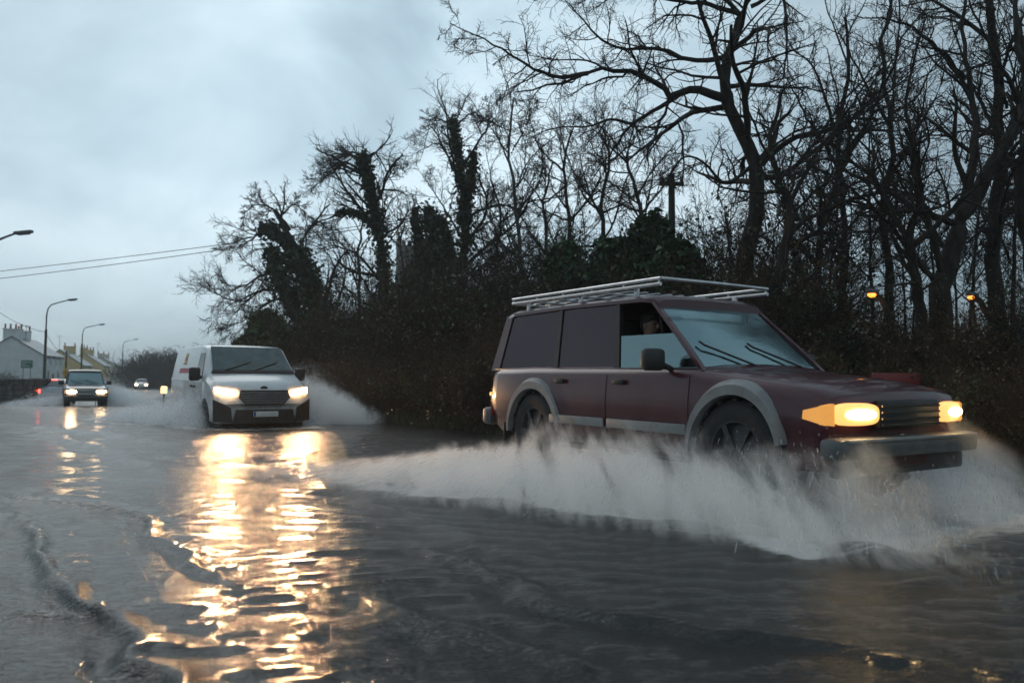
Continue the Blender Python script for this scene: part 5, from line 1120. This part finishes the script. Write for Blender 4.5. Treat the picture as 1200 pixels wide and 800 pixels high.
# ------------------------------------------------------------------ spray thrown up by the wheels
def spray_mat(name, side, xf, xb, rise, tail, yi, d0, d1, h0, hy, dens, shear, ns, col=(.985, .985, .985)):
    m, nt, p = new_mat(name); nt.nodes.remove(p); out = nt.nodes['Material Output']
    tc = N(nt, 'ShaderNodeTexCoord'); sp = N(nt, 'ShaderNodeSeparateXYZ'); nt.links.new(tc.outputs['Object'], sp.inputs[0])
    def mth(op, a, b=None, c=None):
        n = N(nt, 'ShaderNodeMath', operation=op)
        for i, v in enumerate((a, b, c)):
            if v is None: continue
            if isinstance(v, (int, float)): n.inputs[i].default_value = v
            else: nt.links.new(v, n.inputs[i])
        return n.outputs[0]
    def ss(v, a, b, c=0., d=1.):
        n = N(nt, 'ShaderNodeMapRange'); n.interpolation_type = 'SMOOTHSTEP'; n.inputs['From Min'].default_value = a; n.inputs['From Max'].default_value = b; n.inputs['To Min'].default_value = c; n.inputs['To Max'].default_value = d
        nt.links.new(v, n.inputs[0]); return n.outputs[0]
    x, y, z = sp.outputs
    # slow billows displace the outline so that it is ragged
    nb = N(nt, 'ShaderNodeTexNoise', Scale=1.5, Detail=4.0, Roughness=.6); nt.links.new(tc.outputs['Object'], nb.inputs['Vector'])
    bil = mth('SUBTRACT', nb.outputs[0], .5)
    yo = mth('ADD', mth('MULTIPLY', y, float(side)), mth('MULTIPLY', bil, .5))
    D = mth('MULTIPLY_ADD', mth('SUBTRACT', float(xf), x), float(d1), float(d0))
    t = mth('DIVIDE', mth('SUBTRACT', yo, float(yi)), D)
    fy = mth('MULTIPLY', ss(t, 1.0, .45), ss(t, -.02, .12))
    fx = mth('MULTIPLY', ss(x, xf, xf-rise), ss(x, xb, xb+tail))
    H = mth('MAXIMUM', mth('MULTIPLY', mth('MULTIPLY', mth('ADD', h0*.82, mth('MULTIPLY', bil, h0*1.5)), fx), mth('MULTIPLY_ADD', t, -float(hy), 1.0)), .02)
    zf = ss(mth('DIVIDE', z, H), 1.05, .12)
    # streaky inner structure, thrown outward and back
    cb = N(nt, 'ShaderNodeCombineXYZ'); nt.links.new(mth('ADD', x, mth('ADD', mth('MULTIPLY', yo, float(shear)), mth('MULTIPLY', z, .55))), cb.inputs[0]); nt.links.new(mth('MULTIPLY', yo, .25), cb.inputs[1]); nt.links.new(mth('MULTIPLY', z, .45), cb.inputs[2])
    nz = N(nt, 'ShaderNodeTexNoise', Scale=float(ns), Detail=4.0, Roughness=.66, Distortion=.15); nt.links.new(cb.outputs[0], nz.inputs['Vector'])
    nf = N(nt, 'ShaderNodeTexNoise', Scale=float(ns)*3.1, Detail=3.0, Roughness=.6); nt.links.new(cb.outputs[0], nf.inputs['Vector'])
    st = mth('MULTIPLY', ss(nz.outputs[0], .38, .66, .06, 1.9), ss(nf.outputs[0], .36, .64, .45, 1.5))
    de = mth('MULTIPLY', mth('MULTIPLY', mth('MULTIPLY', zf, fy), mth('MULTIPLY', fx, st)), float(dens))
    pv = N(nt, 'ShaderNodeVolumePrincipled'); pv.inputs['Color'].default_value = (*col, 1); pv.inputs['Anisotropy'].default_value = .25
    nt.links.new(de, pv.inputs['Density']); nt.links.new(pv.outputs[0], out.inputs['Volume']); return m
def spray(label, dlabel, P, a, side, xf, xb, rise, tail, yi, d0, d1, h0, hy, dens, shear, ns, nstreak, ndrop, col=(.93, .935, .94), seed=0, size=1.0):
    mat = spray_mat('spray', side, xf, xb, rise, tail, yi, d0, d1, h0, hy, dens, shear, ns, col)
    ymax = d0+d1*(xf-xb)+yi+.3; m = MB(); hh = h0*1.75+.05
    m.box(((xf+xb)/2, side*(yi+ymax)/2-side*.15, hh/2-.03), (xf-xb, ymax-yi+.3, hh+.06))
    o = m.build('spray_mist', mat, None, 0); zw = float(dip(P[1])); o.location = (P[0], P[1], zw); o.rotation_euler = (0, 0, rzv(a)); tag(o, label, 'spray', kind='stuff')
    # threads and drops of thrown water
    rg = np.random.default_rng(seed); n = nstreak
    if n:
        u = rg.random(n)**1.2; X0 = xf-.15*(xf-xb)*rg.random(n)-u*(xf-xb)*.8; sc = np.clip((xf-X0)/rise, .15, 1)*np.clip((X0-xb)/tail, .1, 1)
        T = 2*np.sqrt(2*h0*.85*sc*rg.uniform(.2, 1, n)/9.81); vz = 9.81*T/2; D = d0+d1*(xf-X0); vy = D*rg.uniform(.25, .9, n)/T; vx = -shear*vy*.5+rg.normal(size=n)*.25
        t0 = T*rg.random(n)**.8*.9; dt = .012+.03*rg.random(n); tt = t0[:, None]+dt[:, None]*np.linspace(0, 1, 5)[None]
        Pt = np.stack([X0[:, None]+vx[:, None]*tt, side*(yi+.05+vy[:, None]*tt), .01+vz[:, None]*tt-4.9*tt**2], -1); Pt[..., 2] = np.maximum(Pt[..., 2], -.03)
        Pt += rg.normal(size=(n, 1, 3))*np.array([.05, .05, .03])
        rad = size*(.0016+.0036*rg.random(n)**3)[:, None]*np.array([.25, .8, 1, .8, .25])[None]
        V, F = tubes_np(Pt, rad, 4); Vs, Fs = [V], [F]; nv = len(V)
        k = rg.integers(0, n, ndrop); q = Pt[k, 2]+rg.normal(size=(ndrop, 3))*np.array([.16, .16, .09]); q[:, 2] = np.abs(q[:, 2]); r = size*(.0022+.006*rg.random(ndrop)**4)[:, None, None]
        oc = np.array([[1, 0, 0], [0, 1, 0], [-1, 0, 0], [0, -1, 0], [0, 0, 1.2], [0, 0, -1.]]); V = (q[:, None]+oc[None]*r).reshape(-1, 3)
        tri = np.array([[0, 1, 4, 4], [1, 2, 4, 4], [2, 3, 4, 4], [3, 0, 4, 4], [1, 0, 5, 5], [2, 1, 5, 5], [3, 2, 5, 5], [0, 3, 5, 5]])
        me = bpy.data.meshes.new('spray_drops'); F2 = (np.arange(ndrop)*6)[:, None, None]+tri[None, :, :3]
        allv = np.vstack([Vs[0], V]); faces = [tuple(f) for f in Fs[0].tolist()]+[tuple(f) for f in (F2.reshape(-1, 3)+nv).tolist()]
        me.from_pydata(allv.tolist(), [], faces); me.polygons.foreach_set('use_smooth', [True]*len(me.polygons))
        d = link_mesh('spray_drops', me, M['drop'], None, 0); d.location = (P[0], P[1], zw); d.rotation_euler = (0, 0, rzv(a)); tag(d, dlabel, 'spray', kind='stuff')
def drop_mat():
    m, nt, p = new_mat('drop'); p.inputs['Base Color'].default_value = (.75, .76, .77, 1); p.inputs['Roughness'].default_value = .25; p.inputs['IOR'].default_value = 1.33
    p.inputs['Transmission Weight'].default_value = .45; p.inputs['Subsurface Weight'].default_value = 0
    nz = N(nt, 'ShaderNodeTexNoise', Scale=3.0); mr = N(nt, 'ShaderNodeMapRange'); mr.inputs['To Min'].default_value = .12; mr.inputs['To Max'].default_value = .5
    nt.links.new(nz.outputs[0], mr.inputs[0]); nt.links.new(mr.outputs[0], p.inputs['Alpha']); return m
M['drop'] = drop_mat()
fs = 1.52
brown = (.99, .972, .95)
#     label, ..., P, a, side, xf, xb, rise, tail, yi, d0, d1, h0, hy, dens, shear, noise scale
spray('white sheet of spray thrown towards the viewer by the maroon off-roader', 'threads and drops in the spray beside the maroon off-roader', P_SUV, A_SUV, -1, 3.5, -4.9, .95, 5.2, .56, .80, .40, .90, .60, 22, -1.4, 4.2, 4000, 4000, brown, 1)
spray('grey spray blown to the far side of the maroon off-roader', 'drops in the spray on the far side of the maroon off-roader', P_SUV, A_SUV, 1, 3.4, -4.2, 1.0, 3.0, .50, 1.0, .42, 1.15, .6, 7, 1.2, 3.6, 3000, 3000, (.98, .985, .99), 2)
spray('low splash left of the white van', 'drops in the splash left of the white van', P_VAN, A_VAN, -1, 2.35, -3.6, 1.0, 2.8, .74, .7, .42, .98, .6, 7.5, -1.4, 3.4, 5000, 6000, (.98, .985, .99), 3, 1.6)
spray('tall white fan of spray right of the white van', 'drops in the fan of spray right of the white van', P_VAN, A_VAN, 1, 2.3, -3.4, .8, 2.8, .74, 2.3, .42, 1.75, .85, 16, 1.2, 2.8, 5000, 6000, (.985, .987, .99), 4, 1.6)
spray('low spray left of the distant dark off-roader', 'drops in the spray left of the distant off-roader', P_PU, A_PU, -1, 2.2, -3.0, .9, 2.4, .66, 2.3, .3, .80, .7, 3.0, -1.4, 1.6, 1500, 1500, (.92, .935, .945), 5, 2.6)
spray('white spray between the distant dark off-roader and the van', 'drops in the spray right of the distant off-roader', P_PU, A_PU, 1, 2.2, -3.4, .9, 2.4, .66, 1.9, .35, 1.6, .75, 6, 1.2, 1.6, 1500, 1500, (.92, .935, .945), 6, 2.6)

# ------------------------------------------------------------------ damp air
HAZE = .0011
if HAZE:
    m, nt, p = new_mat('haze'); nt.nodes.remove(p); pv = N(nt, 'ShaderNodeVolumePrincipled'); pv.inputs['Color'].default_value = (.90, .95, .97, 1); pv.inputs['Density'].default_value = HAZE; pv.inputs['Anisotropy'].default_value = .3
    nt.links.new(pv.outputs[0], nt.nodes['Material Output'].inputs['Volume'])
    b = MB(); b.box((0, 700, 14), (3400, 2400, 34)); tag(b.build('haze', m, None, 0), kind='stuff')

# ------------------------------------------------------------------ render settings
c = scene.cycles
c.volume_bounces = 5; c.max_bounces = 10; c.diffuse_bounces = 2; c.glossy_bounces = 3; c.transmission_bounces = 4; c.transparent_max_bounces = 16
c.volume_step_rate = 1.6; c.volume_max_steps = 192; c.use_denoising = True
c.sample_clamp_indirect = 6; c.caustics_reflective = False; c.caustics_refractive = False
